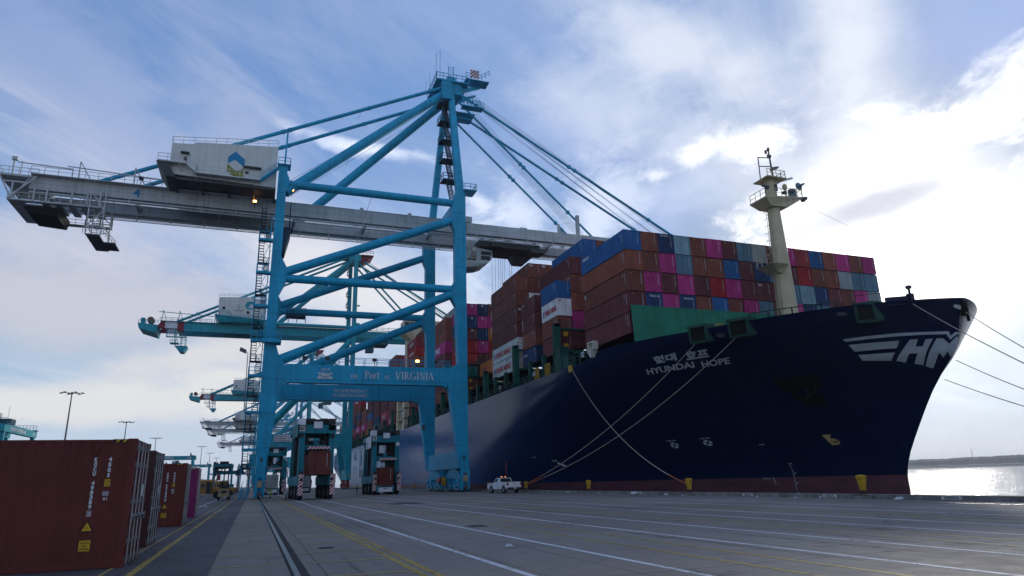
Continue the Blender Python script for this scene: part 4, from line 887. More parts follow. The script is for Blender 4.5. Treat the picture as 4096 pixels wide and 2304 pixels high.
# anchor recess: flat near-black patch on the flare, its shade put into the colour
mb=MB().add([(0,58.5,11.41),(0,54.5,11.46),(0,56.1,8.3),(0,57.6,8.5),(0,58.4,9.9)],[(0,1,2,3,4)]); on_hull(mb,'anchor_pocket_shade',mat('recess_shade_black',(.006,.005,.005),.95,0,.2,1,spec=.05),.05,2)
an=MB(); hxx=hx(56.4,9.9)-.35
an.beam((hxx,56.4,10.6),(hxx+.3,56.6,8.9),.32); an.beam((hxx+.3,55.6,9.6),(hxx+.35,57.4,8.9),.4); an.beam((hxx+.3,55.6,9.6),(hxx+.1,55.4,10.3),.28); an.beam((hxx+.35,57.4,8.9),(hxx+.2,57.7,9.7),.28); an.build('anchor',M_dark,ship)
# huge side letters
mb=MB()
def HL(y,w): # letters read from the stern towards the bow
    return mb
S=6.5
for y0 in(309.,): mb.add([(0,a,b) for a,b in((309,15),(301,15),(301,11.2),(292,11.2),(292,15),(284,15),(284,4.2),(292,4.2),(292,8.6),(301,8.6),(301,4.2),(309,4.2))],[tuple(range(12))])
for y0 in(276.,240.):
    P_=[(y0,15),(y0-8,15),(y0-15.5,9),(y0-23,15),(y0-31,15),(y0-31,4.2),(y0-24,4.2),(y0-24,10.5),(y0-15.5,4.6),(y0-7,10.5),(y0-7,4.2),(y0,4.2)]
    mb.add([(0,a,b) for a,b in P_],[tuple(range(12))])
on_hull(mb,'side_lettering',mat('white_side_lettering',(.50,.54,.58),.6,0,.12,.3),.05,0)
# fairlead boxes set into the bulwark, oval openings, gap at the bow
M_fair=mat('fairlead_green',(.008,.05,.038),.55,0,.2,2)
for y0,y1 in((61.1,59.4),(57.1,55.5),(47.9,46.9)):
    yc=(y0+y1)/2; b=MB(); x=hx(yc,16.8); dxy=(hx(y1,16.8)-hx(y0,16.8))/(y1-y0)
    f=lambda y,o: hx(y,16.8)+o
    for yy in(y0,y1): b.hexa([(f(yy,-.16),yy-.12,15.6),(f(yy,.9),yy-.12,15.6),(f(yy,.9),yy+.12,15.6),(f(yy,-.16),yy+.12,15.6),(f(yy,-.32),yy-.12,17.5),(f(yy,.9),yy-.12,17.5),(f(yy,.9),yy+.12,17.5),(f(yy,-.32),yy+.12,17.5)])
    b.hexa([(f(y1,-.40),y1-.15,17.2),(f(y1,1.),y1-.15,17.15),(f(y0,1.),y0+.15,17.15),(f(y0,-.40),y0+.15,17.2),(f(y1,-.32),y1-.15,17.5),(f(y1,1.),y1-.15,17.5),(f(y0,1.),y0+.15,17.5),(f(y0,-.32),y0+.15,17.5)])
    b.hexa([(f(y1,-.2),y1,15.45),(f(y1,.5),y1,15.45),(f(y0,.5),y0,15.45),(f(y0,-.2),y0,15.45),(f(y1,-.3),y1,15.7),(f(y1,.5),y1,15.7),(f(y0,.5),y0,15.7),(f(y0,-.3),y0,15.7)])
    o=b.build('fairlead',M_fair,ship)
    MB().hexa([(f(y1,-.12),y1+.05,15.7),(f(y1,.3),y1+.05,15.7),(f(y0,.3),y0-.05,15.7),(f(y0,-.12),y0-.05,15.7),(f(y1,-.16),y1+.05,17.2),(f(y1,.3),y1+.05,17.2),(f(y0,.3),y0-.05,17.2),(f(y0,-.16),y0-.05,17.2)]).build('roller_opening',M_dark,o)  # solid near-black block, the shade of the opening put into its colour
for yc,zc,ry,rz in((58.4,16.05,.42,.22),(48.9,16.6,.34,.2),(43.35,16.45,.16,.28)):
    b=MB(); n=14
    def ring(r_,off): return [(0,yc+ry*r_*math.cos(i*2*math.pi/n),zc+rz*r_*math.sin(i*2*math.pi/n)) for i in range(n)]
    b.add(ring(1.3,0)+ring(1,0),[(i,(i+1)%n,n+(i+1)%n,n+i) for i in range(n)]); o=on_hull(b,'panama_lead',M_hull,.14,0)
    b=MB().add(ring(1.02,0),[tuple(range(n))]); on_hull(b,'lead_opening',M_wtext if yc<44 else M_under,.06,0,o)
b=MB(); b.box(58.6,59.1,44.9,45.4,16.8,18.0); b.hexa([(hx(46.2,17)-.05,46.2,16.9),(hx(45.1,17)-.05,45.1,16.9),(hx(45.1,17)+.4,45.1,16.9),(hx(46.2,17)+.4,46.2,16.9),(hx(46.2,17)-.05,46.2,17.75),(hx(45.1,17)-.05,45.1,17.75),(hx(45.1,17)+.4,45.1,17.75),(hx(46.2,17)+.4,46.2,17.75)])
b.beam((58.8,45.1,17.9),(58.8,45.1,18.8),.16); b.beam((58.8,45.1,18.4),(54.4,47.6,18.1),.05); b.beam((58.8,45.1,18.5),(58.8,45.1,19.8),.04); b.box(58.6,59.0,44.9,45.3,18.5,18.8); b.build('bow_rail_post',M_hull,ship)
b=MB(); ps=[(hx(y,16.9)+.1,y,17.05) for y in(55.3,53.8,52.,50.,49.)]; b.rail(ps,.75,1.5,.045,False); b.build('bulwark_railing',M_dgreen,ship)
# breakwater, foremast
bw=MB().hexa([(41.85,68.4,17.15),(63.2,68.4,16.0),(63.2,68.65,16.0),(41.85,68.65,17.15),(41.7,68.4,21.72),(63.2,68.4,21.72),(63.2,68.65,21.72),(41.7,68.65,21.72)])
bw.box(63.2,84,68.4,68.65,16,21.4); bw.build('breakwater',M_green,ship)
hr=MB().rail([(46.2,59.5,16.9),(47.0,58.6,16.9)],.5,.6,.04,False); hr.build('yellow_hand_rail',M_yel,ship)
fm=MB(); mx,my_=62.35,64.8
fm.lathe([(1.27,15.8),(1.22,20),(1.08,26),(.88,32),(.76,36.2),(.72,39.3)],(mx,my_,0),24,'Z'); fo=fm.build('foremast',M_cream,ship,True)
p=MB(); p.hexa([(mx-1.3,my_-1.1,35.2),(mx+1.6,my_-1.1,35.3),(mx+1.6,my_+1.1,35.3),(mx-1.3,my_+1.1,35.2),(mx-2.4,my_-1.6,36.1),(mx+4.3,my_-1.2,36.9),(mx+4.3,my_+1.2,36.9),(mx-2.4,my_+1.6,36.1)])
p.hexa([(mx-2.4,my_-1.6,36.1),(mx+4.3,my_-1.2,36.9),(mx+4.3,my_+1.2,36.9),(mx-2.4,my_+1.6,36.1),(mx-2.4,my_-1.6,36.25),(mx+4.3,my_-1.2,37.05),(mx+4.3,my_+1.2,37.05),(mx-2.4,my_+1.6,36.25)])
p.rail([(mx-2.3,my_-1.5,36.2),(mx+4.2,my_-1.15,37.0)],1.2,.9,.03); p.rail([(mx-2.3,my_+1.5,36.2),(mx-2.3,my_-1.5,36.2)],1.2,1,.03); p.rail([(mx+4.2,my_-1.1,37.0),(mx+4.2,my_+1.1,37.0)],1.1,1,.03)
p.box(mx-1.5,mx+1.7,my_-1.4,my_+1.4,39.25,39.4); p.rail([(mx-1.4,my_-1.3,39.4),(mx+1.6,my_-1.3,39.4),(mx+1.6,my_+1.3,39.4)],1.0,.8,.03); p.build('mast_platform',M_cream,fo)
tp=MB(); tp.tube((mx+.75,my_,39.3),(mx+.6,my_,44.4),.16,8,.09); tp.beam((mx-1.45,my_,39.4),(mx-1.35,my_,42.6),.1)
for z in(41.3,42.6): tp.beam((mx-1.4,my_,z),(mx+.7,my_,z+.25),.1)
tp.box(mx+.3,mx+.9,my_-.1,my_+.1,42.9,43.3); tp.box(mx+.0,mx+.25,my_-.1,my_+.1,43.4,43.9); tp.box(mx+.5,mx+.7,my_-.15,my_+.15,43.9,44.3); tp.hexa([(mx+.7,my_-.35,41.0),(mx+1.6,my_-.35,41.3),(mx+1.6,my_+.35,41.3),(mx+.7,my_+.35,41.0),(mx+.7,my_-.35,41.35),(mx+1.7,my_-.35,41.6),(mx+1.7,my_+.35,41.6),(mx+.7,my_+.35,41.35)]); tp.build('top_pole',mat('weathered_grey',(.14,.13,.12),.6),fo)
rd_=MB().tube((mx+2.2,my_-.3,37.0),(mx+2.2,my_-.3,38.3),.09,8); rd_.lathe([(.2,0),(.32,.2),(.32,.55),(.15,.8)],(mx+2.2,my_-.3,38.2),12); rd_.build('radar_post',M_cream,fo,True)
MB().beam((mx+.6,my_-.4,39.0),(mx+3.9,my_-.2,40.2),.12,.28).build('radar_scanner',M_house,fo)
hn_=MB().lathe([(.12,-.9),(.18,-.3),(.42,-.05),(.58,.06),(.50,.02),(.1,-.1)],(mx+4.15,my_-.9,38.7),16,'Y'); hn_.box(mx+3.0,mx+3.9,my_-.5,my_+.1,37.1,38.4); hn_.build('horn',mat('grey_blue_horn',(.10,.19,.21),.5),fo,True)
fl=MB(); 
for x,z in((mx-2.2,37.3),(mx+.6,36.9),(mx+3.6,36.2),(mx+1.9,37.2),(mx+4.0,36.5)): fl.box(x,x+.45,my_-1.7,my_-1.3,z,z+.35)
fl.box(mx-2.6,mx-1.7,my_-1.6,my_-1.2,37.6,37.75); fl.build('mast_light',M_under,fo)
wn=MB().box(mx+.0,mx+.5,my_-.80,my_-.66,37.6,38.5).build('window',M_glass,fo)
p=MB().hexa([(mx-1.6,my_-.8,26.3),(mx-.8,my_-.8,25.9),(mx-.8,my_+.8,25.9),(mx-1.6,my_+.8,26.3),(mx-3.0,my_-1.7,27.0),(mx-.4,my_-1.7,27.0),(mx-.4,my_+1.2,27.0),(mx-3.0,my_+1.2,27.0)]); p.rail([(mx-3,my_+1.1,27),(mx-3,my_-1.65,27),(mx-.6,my_-1.65,27)],1.2,.8,.035); p.build('crow_platform',M_cream,fo)
ld=MB()
for k in(-.25,.25): ld.tube((mx-1.55,my_+k,20),(mx-1.05,my_+k,35.6),.035,5)
z=20.3
while z<35.4: t_=(z-20)/15.6; ld.beam((mx-1.55+.5*t_,my_-.25,z),(mx-1.55+.5*t_,my_+.25,z),.04); z+=.45
z=27.6
while z<35.6:
    t_=(z-20)/15.6; c_=Vector((mx-1.65+.5*t_,my_,z)); pts=[c_+Vector((-.45*math.sin(a*.523)-0.,.4*math.cos(a*.523),0)) for a in range(7)]; ld.path(pts,.03,4); z+=1.0
ld.build('ladder',M_cream,fo)
st=MB().tube((mx+1.2,my_+1,36),(mx+6,my_+6,24),.03,4); st.tube((mx+4.2,my_,37),(mx+13,my_-14,22),.014,4); st.build('mast_wire',M_rope,fo)
# signal light box on the deck edge
b=MB(); o4=lambda y,z,o:(40.2+o,y,z)
for a in((77.5,77.3,17.7,18.5),(76.0,75.8,17.7,18.5)): b.box(40.0,40.7,a[1],a[0],a[2],a[3])
b.box(40.0,40.7,75.8,77.5,18.5,18.66); b.box(40.0,40.7,75.8,77.5,17.58,17.72); b.box(40.62,40.7,76,77.3,17.7,18.5); b.hexa([(40,76.5,16.6),(40.5,76.5,16.6),(40.5,76.9,16.6),(40,76.9,16.6),(39.8,76.2,17.6),(40.8,76.2,17.6),(40.8,77.4,17.6),(39.8,77.4,17.6)]); b.build('light_housing',mat('white_housing',(.55,.53,.46),.5,0,.15,2),ship)
# hatch coamings, deck-edge pillars, lashing bridges, railing
BAYS=[69.1,90.0,107.2,123.6,138.2,156.0,172.3,188.6,219.3,233.6,250.2,266.2,282.0,298.2,314.0,330.0,346.0,361.0]
M_lash=mat('lashing_green',(.006,.085,.062),.6,0,.25,.6,.3,rust=.2); M_hatch=mat('hatch_cover',(.015,.05,.045),.7,0,.2,.5)
MB().box(44.2,84.4,70.0,80.8,16.,21.0).box(41.8,44.2,69.6,81.4,15.9,17.2).build('hatch_cover',M_dark,ship)  # near-black filler for the dark void below the containers
for y in BAYS[1:]: 
    MB().box(44.6,84.4,y+.1,y+12.6,16,19.75).box(41.7,84.4,y+.1,y+12.6,19.75,19.93).build('hatch_cover',M_dark,ship)
def pillar(b,y,z1,slot=False,x=40.55):
    if slot:
        b.box(x-.15,x+.75,y-.5,y-.22,16.2,z1); b.box(x-.15,x+.75,y+.22,y+.5,16.2,z1); b.box(x-.15,x+.75,y-.5,y+.5,z1-.5,z1); b.box(x-.15,x+.75,y-.5,y+.5,16.2,17.2)
        b.hexa([(x-.15,y-.9,16.2),(x+.75,y-.9,16.2),(x+.75,y+.9,16.2),(x-.15,y+.9,16.2),(x-.15,y-.5,17.6),(x+.75,y-.5,17.6),(x+.75,y+.5,17.6),(x-.15,y+.5,17.6)])
    else: b.box(x-.1,x+.5,y-.28,y+.28,16.2,z1)
for i,y in enumerate(BAYS):
    if 196<y<218: continue
    if i>0:
        for yo_ in(3.6,9.2): b=MB(); pillar(b,y+yo_,19.9); b.build('deck_pillar',M_dgreen,ship)
        b=MB(); ya=y-1.15; h_={1:23.8,2:23.8,4:26.6}.get(i,21.9)
        if y in(219.3,): h_=24
        pillar(b,ya,h_,True); pillar(b,ya,h_,True,46.6)
        for z in(23.2,26.0): 
            if z<h_: b.box(40.5,84,ya-.45,ya+.45,z-.25,z); b.rail([(41,ya-.4,z),(60,ya-.4,z)],1.1,1.4,.035)
        b.box(40.5,84,ya-.45,ya+.45,19.6,19.9)
        for x in range(50,84,5): b.box(x-.25,x+.25,ya-.3,ya+.3,16.2,min(h_,26))
        o=b.build('lashing_bridge',M_lash,ship)
        if i in(1,2,4):
            MB().box(41.8,42.5,ya-.62,ya-.47,21.9,22.6).build('gear_box',M_yel,o); MB().box(41.8,42.5,ya-.62,ya-.47,20.2,20.8).build('gear_box',M_yel,o)
b=MB(); b.rail([(40.35,381,16.5),(40.35,212,16.5)],1.1,2.2,.04); b.rail([(40.35,197,16.5),(40.35,78.5,16.5)],1.1,1.9,.04)
for y in range(84,380,3): 
    if not 196<y<214: b.box(40.9,41.05,y,y+.9,16.4,17.5)
b.build('guard_rail',M_dgreen,ship)
for ya_,yb_ in((92.3,90.6),(96.4,94.8)): MB().rail([(40.3,ya_,16.5),(40.3,yb_,16.5)],1.7,.45,.05).build('gangway_frame',M_yel,ship)
b=MB(); b.box(40.3,41.4,84.0,87.0,16.4,18.3); b.path([(40.4,80.6,16.5),(40.4,80.9,18.0),(40.4,82.0,18.2),(40.4,83.0,17.8),(40.4,83.2,16.5)],.14,6); b.hexa([(40.2,86.2,16.4),(41.6,86.2,16.4),(41.6,88.6,16.4),(40.2,88.6,16.4),(40.2,86.6,20.),(41.6,86.6,20.),(41.6,88.1,20.),(40.2,88.1,20.)]); b.build('deck_store',M_dgreen,ship)
for tx,y in(('02',79.4),('06',96.6),('10',112.6)): lettering('bay_number',tx,lambda u_,v_:(40.2,y+.5-1.0*u_,17.1+.75*v_),M_wtext,ship,.02)
# accommodation block with bridge wings
a=MB().box(43.2,83,200.2,211.5,16,49.0); a.box(40.4,43.2,197.2,199.4,16.4,34); a.box(40.4,43.2,207.0,209.6,16.4,34)
for z in(19.6,22.6,26.,29.,32.): a.box(40.4,43.2,197.2,209.6,z,z+.3)
ac=a.build('accommodation',M_cream,ship)
w=MB().hexa([(43.5,201.2,44.0),(82,201.2,44.),(82,206,44.),(43.5,206,44.),(40.3,200.6,46.3),(86,200.6,46.3),(86,206.4,46.3),(40.3,206.4,46.3)]); w.box(40.3,86,200.6,206.4,46.3,47.5); w.box(40.6,47.0,200.9,206.2,47.5,50.2); w.box(48,80,201,206.2,47.5,50.4); w.rail([(40.4,200.7,50.2),(47,200.7,50.2)],1.,1.2,.04); w.rail([(47,200.7,47.5),(50,200.7,47.5)],1.1,1,.04); w.build('bridge_wing',M_cream,ac)
g=MB().box(40.55,40.6,201.2,205.9,48.4,49.6); 
for k in range(4): g.box(40.9+k*1.5,42.2+k*1.5,200.82,200.88,48.4,49.6)
g.build('window',M_glass,ac)
MB().hexa([(40.9,201,25.4),(43.1,201,25.4),(43.1,206.4,25.4),(40.9,206.4,25.4),(40.7,200.4,27.8),(43.1,200.4,27.8),(43.1,206.9,27.8),(40.7,206.9,27.8)]).build('lifeboat',mat('orange_lifeboat',(.38,.07,.03),.5),ac)
s=MB()
for k in range(3): s.beam((41,199.6+k*.9,19.8),(41,203+k*.9,22.4),.4,.15)
s.box(41.6,43.2,199.4,207,16,26); s.build('deck_stair',M_wtext,ac)
# ------------------------------------------------------------------ shipping containers
COL={'brown':(.19,.058,.040),'rust brown':(.24,.07,.045),'maroon':(.135,.036,.038),'magenta':(.44,.036,.185),'navy':(.018,.045,.115),'blue':(.02,.10,.26),
     'steel blue':(.10,.19,.25),'light blue':(.19,.30,.34),'grey':(.27,.31,.30),'red':(.36,.022,.025),'white':(.60,.61,.60),'orange':(.55,.17,.04),'teal':(.02,.22,.20),'dark red':(.26,.03,.035),'ochre':(.33,.13,.05),'pink red':(.42,.05,.10)}
M_red2=mat('red_lettering',(.42,.03,.04),.5,0,0); M_box=mat('container_paint',(.2,.1,.1),.55,0,.16,.55,.28,.0,spec=.15,objcol=True,rust=.28)
def corr(b,length,h0,h1,fn,pitch=.28,depth=.036):
    n=max(3,round(length/pitch)); p=length/n; pts=[]
    for i in range(n):
        a=i*p; pts+=[(a,0),(a+p*.28,0),(a+p*.5,depth),(a+p*.78,depth)]
    pts.append((length,0)); vs=[fn(u_,d,h0) for u_,d in pts]+[fn(u_,d,h1) for u_,d in pts]; m=len(pts)
    b.add(vs,[(i,i+1,m+i+1,m+i) for i in range(m-1)])
def box_mesh(L,W_=2.44,H=2.6,doors=False,pitch=.28):
    b=MB(); c=.12
    for x in(0,W_-c):
        for y in(0,L-c): b.box(x,x+c,y,y+c,.10,H-.10)
    for x in(0,W_-.11): b.box(x+.01,x+.10,c,L-c,.02,.16); b.box(x+.02,x+.09,c,L-c,H-.09,H-.01)
    for y in(0,L-.11): b.box(c,W_-c,y+.01,y+.10,.02,.15); b.box(c,W_-c,y+.01,y+.10,H-.12,H-.01)
    for x in(-.004,W_-.174):
        for y in(-.004,L-.174):
            for z in(0,H-.115): b.box(x,x+.178,y,y+.178,z,z+.118)
    corr(b,L-2*c+.02,.15,H-.08,lambda u_,d,z:(.025+d,c-.01+u_,z),pitch); corr(b,L-2*c+.02,.15,H-.08,lambda u_,d,z:(W_-.025-d,c-.01+u_,z),pitch)
    corr(b,W_-2*c+.02,.14,H-.11,lambda u_,d,z:(c-.01+u_,L-.03-d,z),.25,.045)
    if not doors: corr(b,W_-2*c+.02,.14,H-.11,lambda u_,d,z:(c-.01+u_,.03+d,z),.25,.045)
    else: b.box(c,W_/2-.01,.03,.08,.15,H-.12); b.box(W_/2+.01,W_-c,.03,.08,.15,H-.12)
    b.box(.05,W_-.05,.05,L-.05,.06,.14); b.box(.08,W_-.08,.08,L-.08,H-.07,H-.03)
    k=L/11
    for i in range(11): b.box(.1,W_-.1,k*i+.2,k*i+.8,H-.045,H-.012)
    b.build; me=b.mesh('shipping_container'); bm=bmesh.new(); bm.from_mesh(me); bmesh.ops.recalc_face_normals(bm,faces=bm.faces); bm.to_mesh(me); bm.free(); me.materials.append(M_box); return me
ME={12:box_mesh(12.19),6:box_mesh(6.06)}
def code_mesh(L):
    b=MB(); r_=random.Random(3)
    z=2.32
    for k in range(11):
        b.add([(1.98,-.006,z-.085),(2.04,-.006,z-.085),(2.04,-.006,z),(1.98,-.006,z)],[(0,1,2,3)]); z-=.13 if k!=3 else .2
    for yy,n,z0 in((.55,10,2.3),(1.05,4,2.3)):
        z=z0
        for k in range(n): b.add([(-.004,yy-.045,z-.09),(-.004,yy+.045,z-.09),(-.004,yy+.045,z),(-.004,yy-.045,z)],[(0,1,2,3)]); z-=.14
    me=b.mesh('marking'); me.materials.append(M_wtext); return me
CODE={12:code_mesh(12.19),6:code_mesh(6.06)}
def warn_mesh():
    b=MB(); b.add([(.52,-.006,2.2),(.70,-.006,2.2),(.61,-.006,2.4)],[(0,1,2)]); 
    me=b.mesh('warning_label'); me.materials.append(mat('yellow_label',(.55,.33,.02),.6)); return me
WARN=warn_mesh()
PB=bpy.data.objects.new('shipping_container',ME[12]); PM=bpy.data.objects.new('marking',CODE[12]); PW=bpy.data.objects.new('warning_label',WARN)
_r=random.Random(11); first=[True]
ORD=['','top','second','third','fourth','fifth','sixth','seventh','eighth','ninth']
def place_box(x,y,z,h,color,label,group,L=12,ylen=None,marks=True):
    o=PB.copy(); C.objects.link(o); o.data=ME[L]; o.location=(x+_r.uniform(-.02,.02),y+_r.uniform(-.05,.05),z); 
    o.scale=(1,(ylen/(12.19 if L==12 else 6.06)) if ylen else 1,(h-.085)/2.6)
    k=_r.uniform(.85,1.15); c_=COL[color]; o.color=(c_[0]*k,c_[1]*k,c_[2]*k,1)
    tag(o,label,'container',group)
    if marks:
        c=PM.copy(); C.objects.link(c); c.data=CODE[L]; c.parent=o
        if _r.random()<.75: w=PW.copy(); C.objects.link(w); w.parent=o
    return o
def side_text(o,tx,y0,y1,z0,z1,m_=None,bold=.02,name='lettering'):
    return lettering(name,tx,lambda u_,v_:(-.012,y0+(y1-y0)*u_,z0+(z1-z0)*v_),m_ or M_wtext,o,bold)
def end_text(o,tx,x0,x1,z0,z1,m_=None,bold=.02): return lettering('lettering',tx,lambda u_,v_:(x0+(x1-x0)*u_,-.012,z0+(z1-z0)*v_),m_ or M_wtext,o,bold)
NTH=['','first','second','third','fourth','fifth','sixth','seventh','eighth','ninth','tenth','eleventh','twelfth','thirteenth','fourteenth','fifteenth','sixteenth','last']
X0=41.75; PIT=2.494
b_,n_,p_,s_,g_,l_,m_,r_,k_,w_='brown','navy','magenta','steel blue','grey','light blue','maroon','red','rust brown','white'
FRONT=[['blue',k_,n_,l_,b_,p_,m_,s_,g_,m_,p_,'dark red','blue',k_,p_,b_,p_],
       [k_,b_,p_,s_,b_,k_,'blue',m_,n_,s_,m_,r_,b_,k_,g_,s_,s_],
       [b_,p_,m_,p_,m_,r_,p_,m_,m_,m_,s_,l_,n_,m_,b_,p_,g_],
       [m_,n_,p_,n_,b_,'blue',b_,p_,s_,b_,p_,n_,s_,m_,b_,m_,b_],
       [m_]]
for i,row in enumerate(FRONT):
    for j,c_ in enumerate(row):
        z=18.38+2.70*(4-i); lb=f'{c_} container in the wide front stack, {ORD[i+1]} tier down, {NTH[j+1]} from the left'
        if i==0: lb=f'{c_} container in the top tier of the wide front stack, {NTH[j+1]} from the left'
        o=place_box(X0+PIT*j,69.1,z,2.70,c_,lb,'containers in the wide stack behind the foremast')
        if (i,j)==(0,0): side_text(o,'seaco',11.6,9.7,1.75,2.2)
        if (i,j)==(0,2): end_text(o,'CRONOS',.5,1.7,2.2,2.4)
        if (i,j)==(2,8): end_text(o,'tex',.3,.95,2.0,2.35)
        if i==3 and j in(1,3): end_text(o,'TRITON TAL',.6,2.0,2.0,2.25)
        if (i,j)==(2,0): side_text(o,'K',11.7,11.2,1.7,2.2)
def bay(bi,y,cols,name,base=20.0,pit=2.82,ylen=None):
    """cols: list of tier colours from the top; col 0 stands at the ship side"""
    out={}
    for j,(ztop,tiers) in enumerate(cols):
        for i,c_ in enumerate(tiers):
            if c_ is None: continue
            z=ztop-pit*(i+1)
            t=f'{ORD[i+1]} tier down' if i else 'top tier'
            wh='outer row' if j==0 else f'{NTH[j+1]} row in'
            out[(j,i)]=place_box(X0+PIT*j,y,z,pit,c_,f'{c_} container, {wh} of {name}, {t}','containers stacked along the ship',12,ylen)
    return out
# second stack: two short stacks at the ship side, long boxes behind
for (y,nm,tc) in((90.1,'forward',['blue',w_,b_,m_]),(98.9,'after',[m_,m_,b_,n_])):
    for i,c_ in enumerate(tc):
        o=place_box(X0,y,19.85+2.84*(3-i),2.84,c_,f'short {c_} container at the ship side, {ORD[i+1]} of the {nm} short pile','short containers at the ship side',6)
        if c_==w_:
            side_text(o,'YANG MING',4.9,.35,.75,1.6,M_red2,.05); side_text(o,'YM',5.6,5.1,.6,1.6,mat('emblem_blue_red',(.12,.04,.20),.6),.05); end_text(o,'YM',.3,.6,2.0,2.35,M_red)
        if nm=='after' and i in(1,2): side_text(o,'UNIVY',5.75,5.4,.5,2.2)
        if nm=='after' and i==3: side_text(o,'EMC',5.7,5.2,1.4,1.9); side_text(o,'cronos',5.0,3.9,1.5,1.8)
        if nm=='after' and i==0: side_text(o,'Seven',5.7,4.9,1.8,2.2)
bay(1,90.0,[(0,[]),(35.35,[m_,b_,k_,p_,m_]),(38.55,['blue',b_]),(38.5,[b_,m_])],'the second stack from the bow',pit=2.95)
s3=bay(2,107.2,[(37.0,[b_,b_,m_,m_,w_,w_]),(39.65,[b_,b_,w_]),(39.65,[b_,b_])],'the third stack from the bow',pit=2.82,ylen=13.6)
for i in(4,5):
    o=s3[(0,i)]; side_text(o,'YANG MING',10.6,3.4,.7,1.7,M_red2,.05); side_text(o,'YM',11.5,10.8,.6,1.7,mat('emblem_blue_red',(.12,.04,.20),.6),.05)
for i in(0,1,2): side_text(s3[(0,i)],'FLORENS' if i<2 else 'tex',12.6,12.2,.4,2.2)
for j in(1,2): end_text(s3[(j,0)],'tex',.25,1.0,2.0,2.4)
end_text(s3[(0,2)],'tex',.3,1.0,1.9,2.3)
s4=bay(3,124.2,[(0,[]),(25.7,['orange']),(25.7,['teal'])],'the low stack behind the crane leg')
side_text(s4[(1,0)],'HL 22',10.5,7.5,.9,1.6,mat('emblem_navy',(.02,.03,.12),.6))
s5=bay(4,137.6,[(39.6,[p_,n_,m_,r_,r_,'teal',b_]),(39.7,[n_,p_,n_,p_,m_,b_,m_]),(39.8,[b_,p_,'orange',r_,b_])],'the fourth stack from the bow',pit=2.80)
for j,i in((0,0),(0,1),(0,2),(1,0),(1,1),(1,3)): end_text(s5[(j,i)],'45',.95,1.4,1.85,2.35,None,.03)
side_text(s5[(0,3)],'HYUNDAI',9.5,3.5,.9,1.7)
s6=bay(5,156.0,[(40.75,[b_,b_,p_,m_,'teal',m_,b_]),(43.6,[g_,b_])],'the fifth stack from the bow',pit=2.97)
side_text(s6[(0,2)],'ONE',10.6,5.4,.75,2.0,None,.04)
s7=bay(6,172.3,[(25.7,[m_,'pink red'])],'the low stack aft of the fifth')
s8=bay(7,188.6,[(42.6,['dark red',r_,b_,m_,m_,b_,m_,m_]),(45.4,[m_,b_])],'the tall stack next to the accommodation')
side_text(s8[(0,0)],'MOVE',9.0,3.6,.8,1.8); side_text(s8[(0,1)],'HYUNDAI',9.5,3.2,.8,1.7)
s9=bay(8,219.3,[(42.7,[b_,b_,m_,b_,b_,m_,m_,'pink red']),(42.7,[p_,b_])],'the stack just aft of the accommodation')
side_text(s9[(0,7)],'K LINE',9.5,4.5,.7,1.7)
s10=bay(9,233.6,[(39.8,[b_,m_,m_,m_,m_,'pink red',m_])],'the second stack aft of the accommodation'); side_text(s10[(0,5)],'K LINE',9.5,4.5,.7,1.7)
bay(10,250.2,[(39.8,[b_,m_,m_,m_,m_,n_,s_])],'the third stack aft of the accommodation')
s12=bay(11,266.2,[(37,[b_,m_,m_,'blue',b_,'ochre'])],'the fourth stack aft of the accommodation')
s13=bay(12,282.0,[(31.2,[k_,b_,p_,'ochre'])],'the fifth stack aft of the accommodation'); side_text(s13[(0,2)],'ONE',9.5,4.5,.7,1.9,None,.04)
s14=bay(13,298.2,[(37,[r_,b_,n_,m_,p_,m_])],'the sixth stack aft of the accommodation'); side_text(s14[(0,4)],'ONE',9.5,4.5,.7,1.9,None,.04)
bay(14,314,[(37,[b_,b_,m_,n_,b_,m_]),(39,[p_,b_])],'the seventh stack aft of the accommodation')
bay(15,330,[(39.7,[p_,m_,p_,b_,m_,b_,n_])],'the eighth stack aft of the accommodation')
bay(16,346,[(36.9,[n_,b_,m_,b_,p_,b_])],'the ninth stack aft of the accommodation')
bay(17,361,[(31.3,[b_,m_,n_,m_])],'the aftmost stack at the stern')
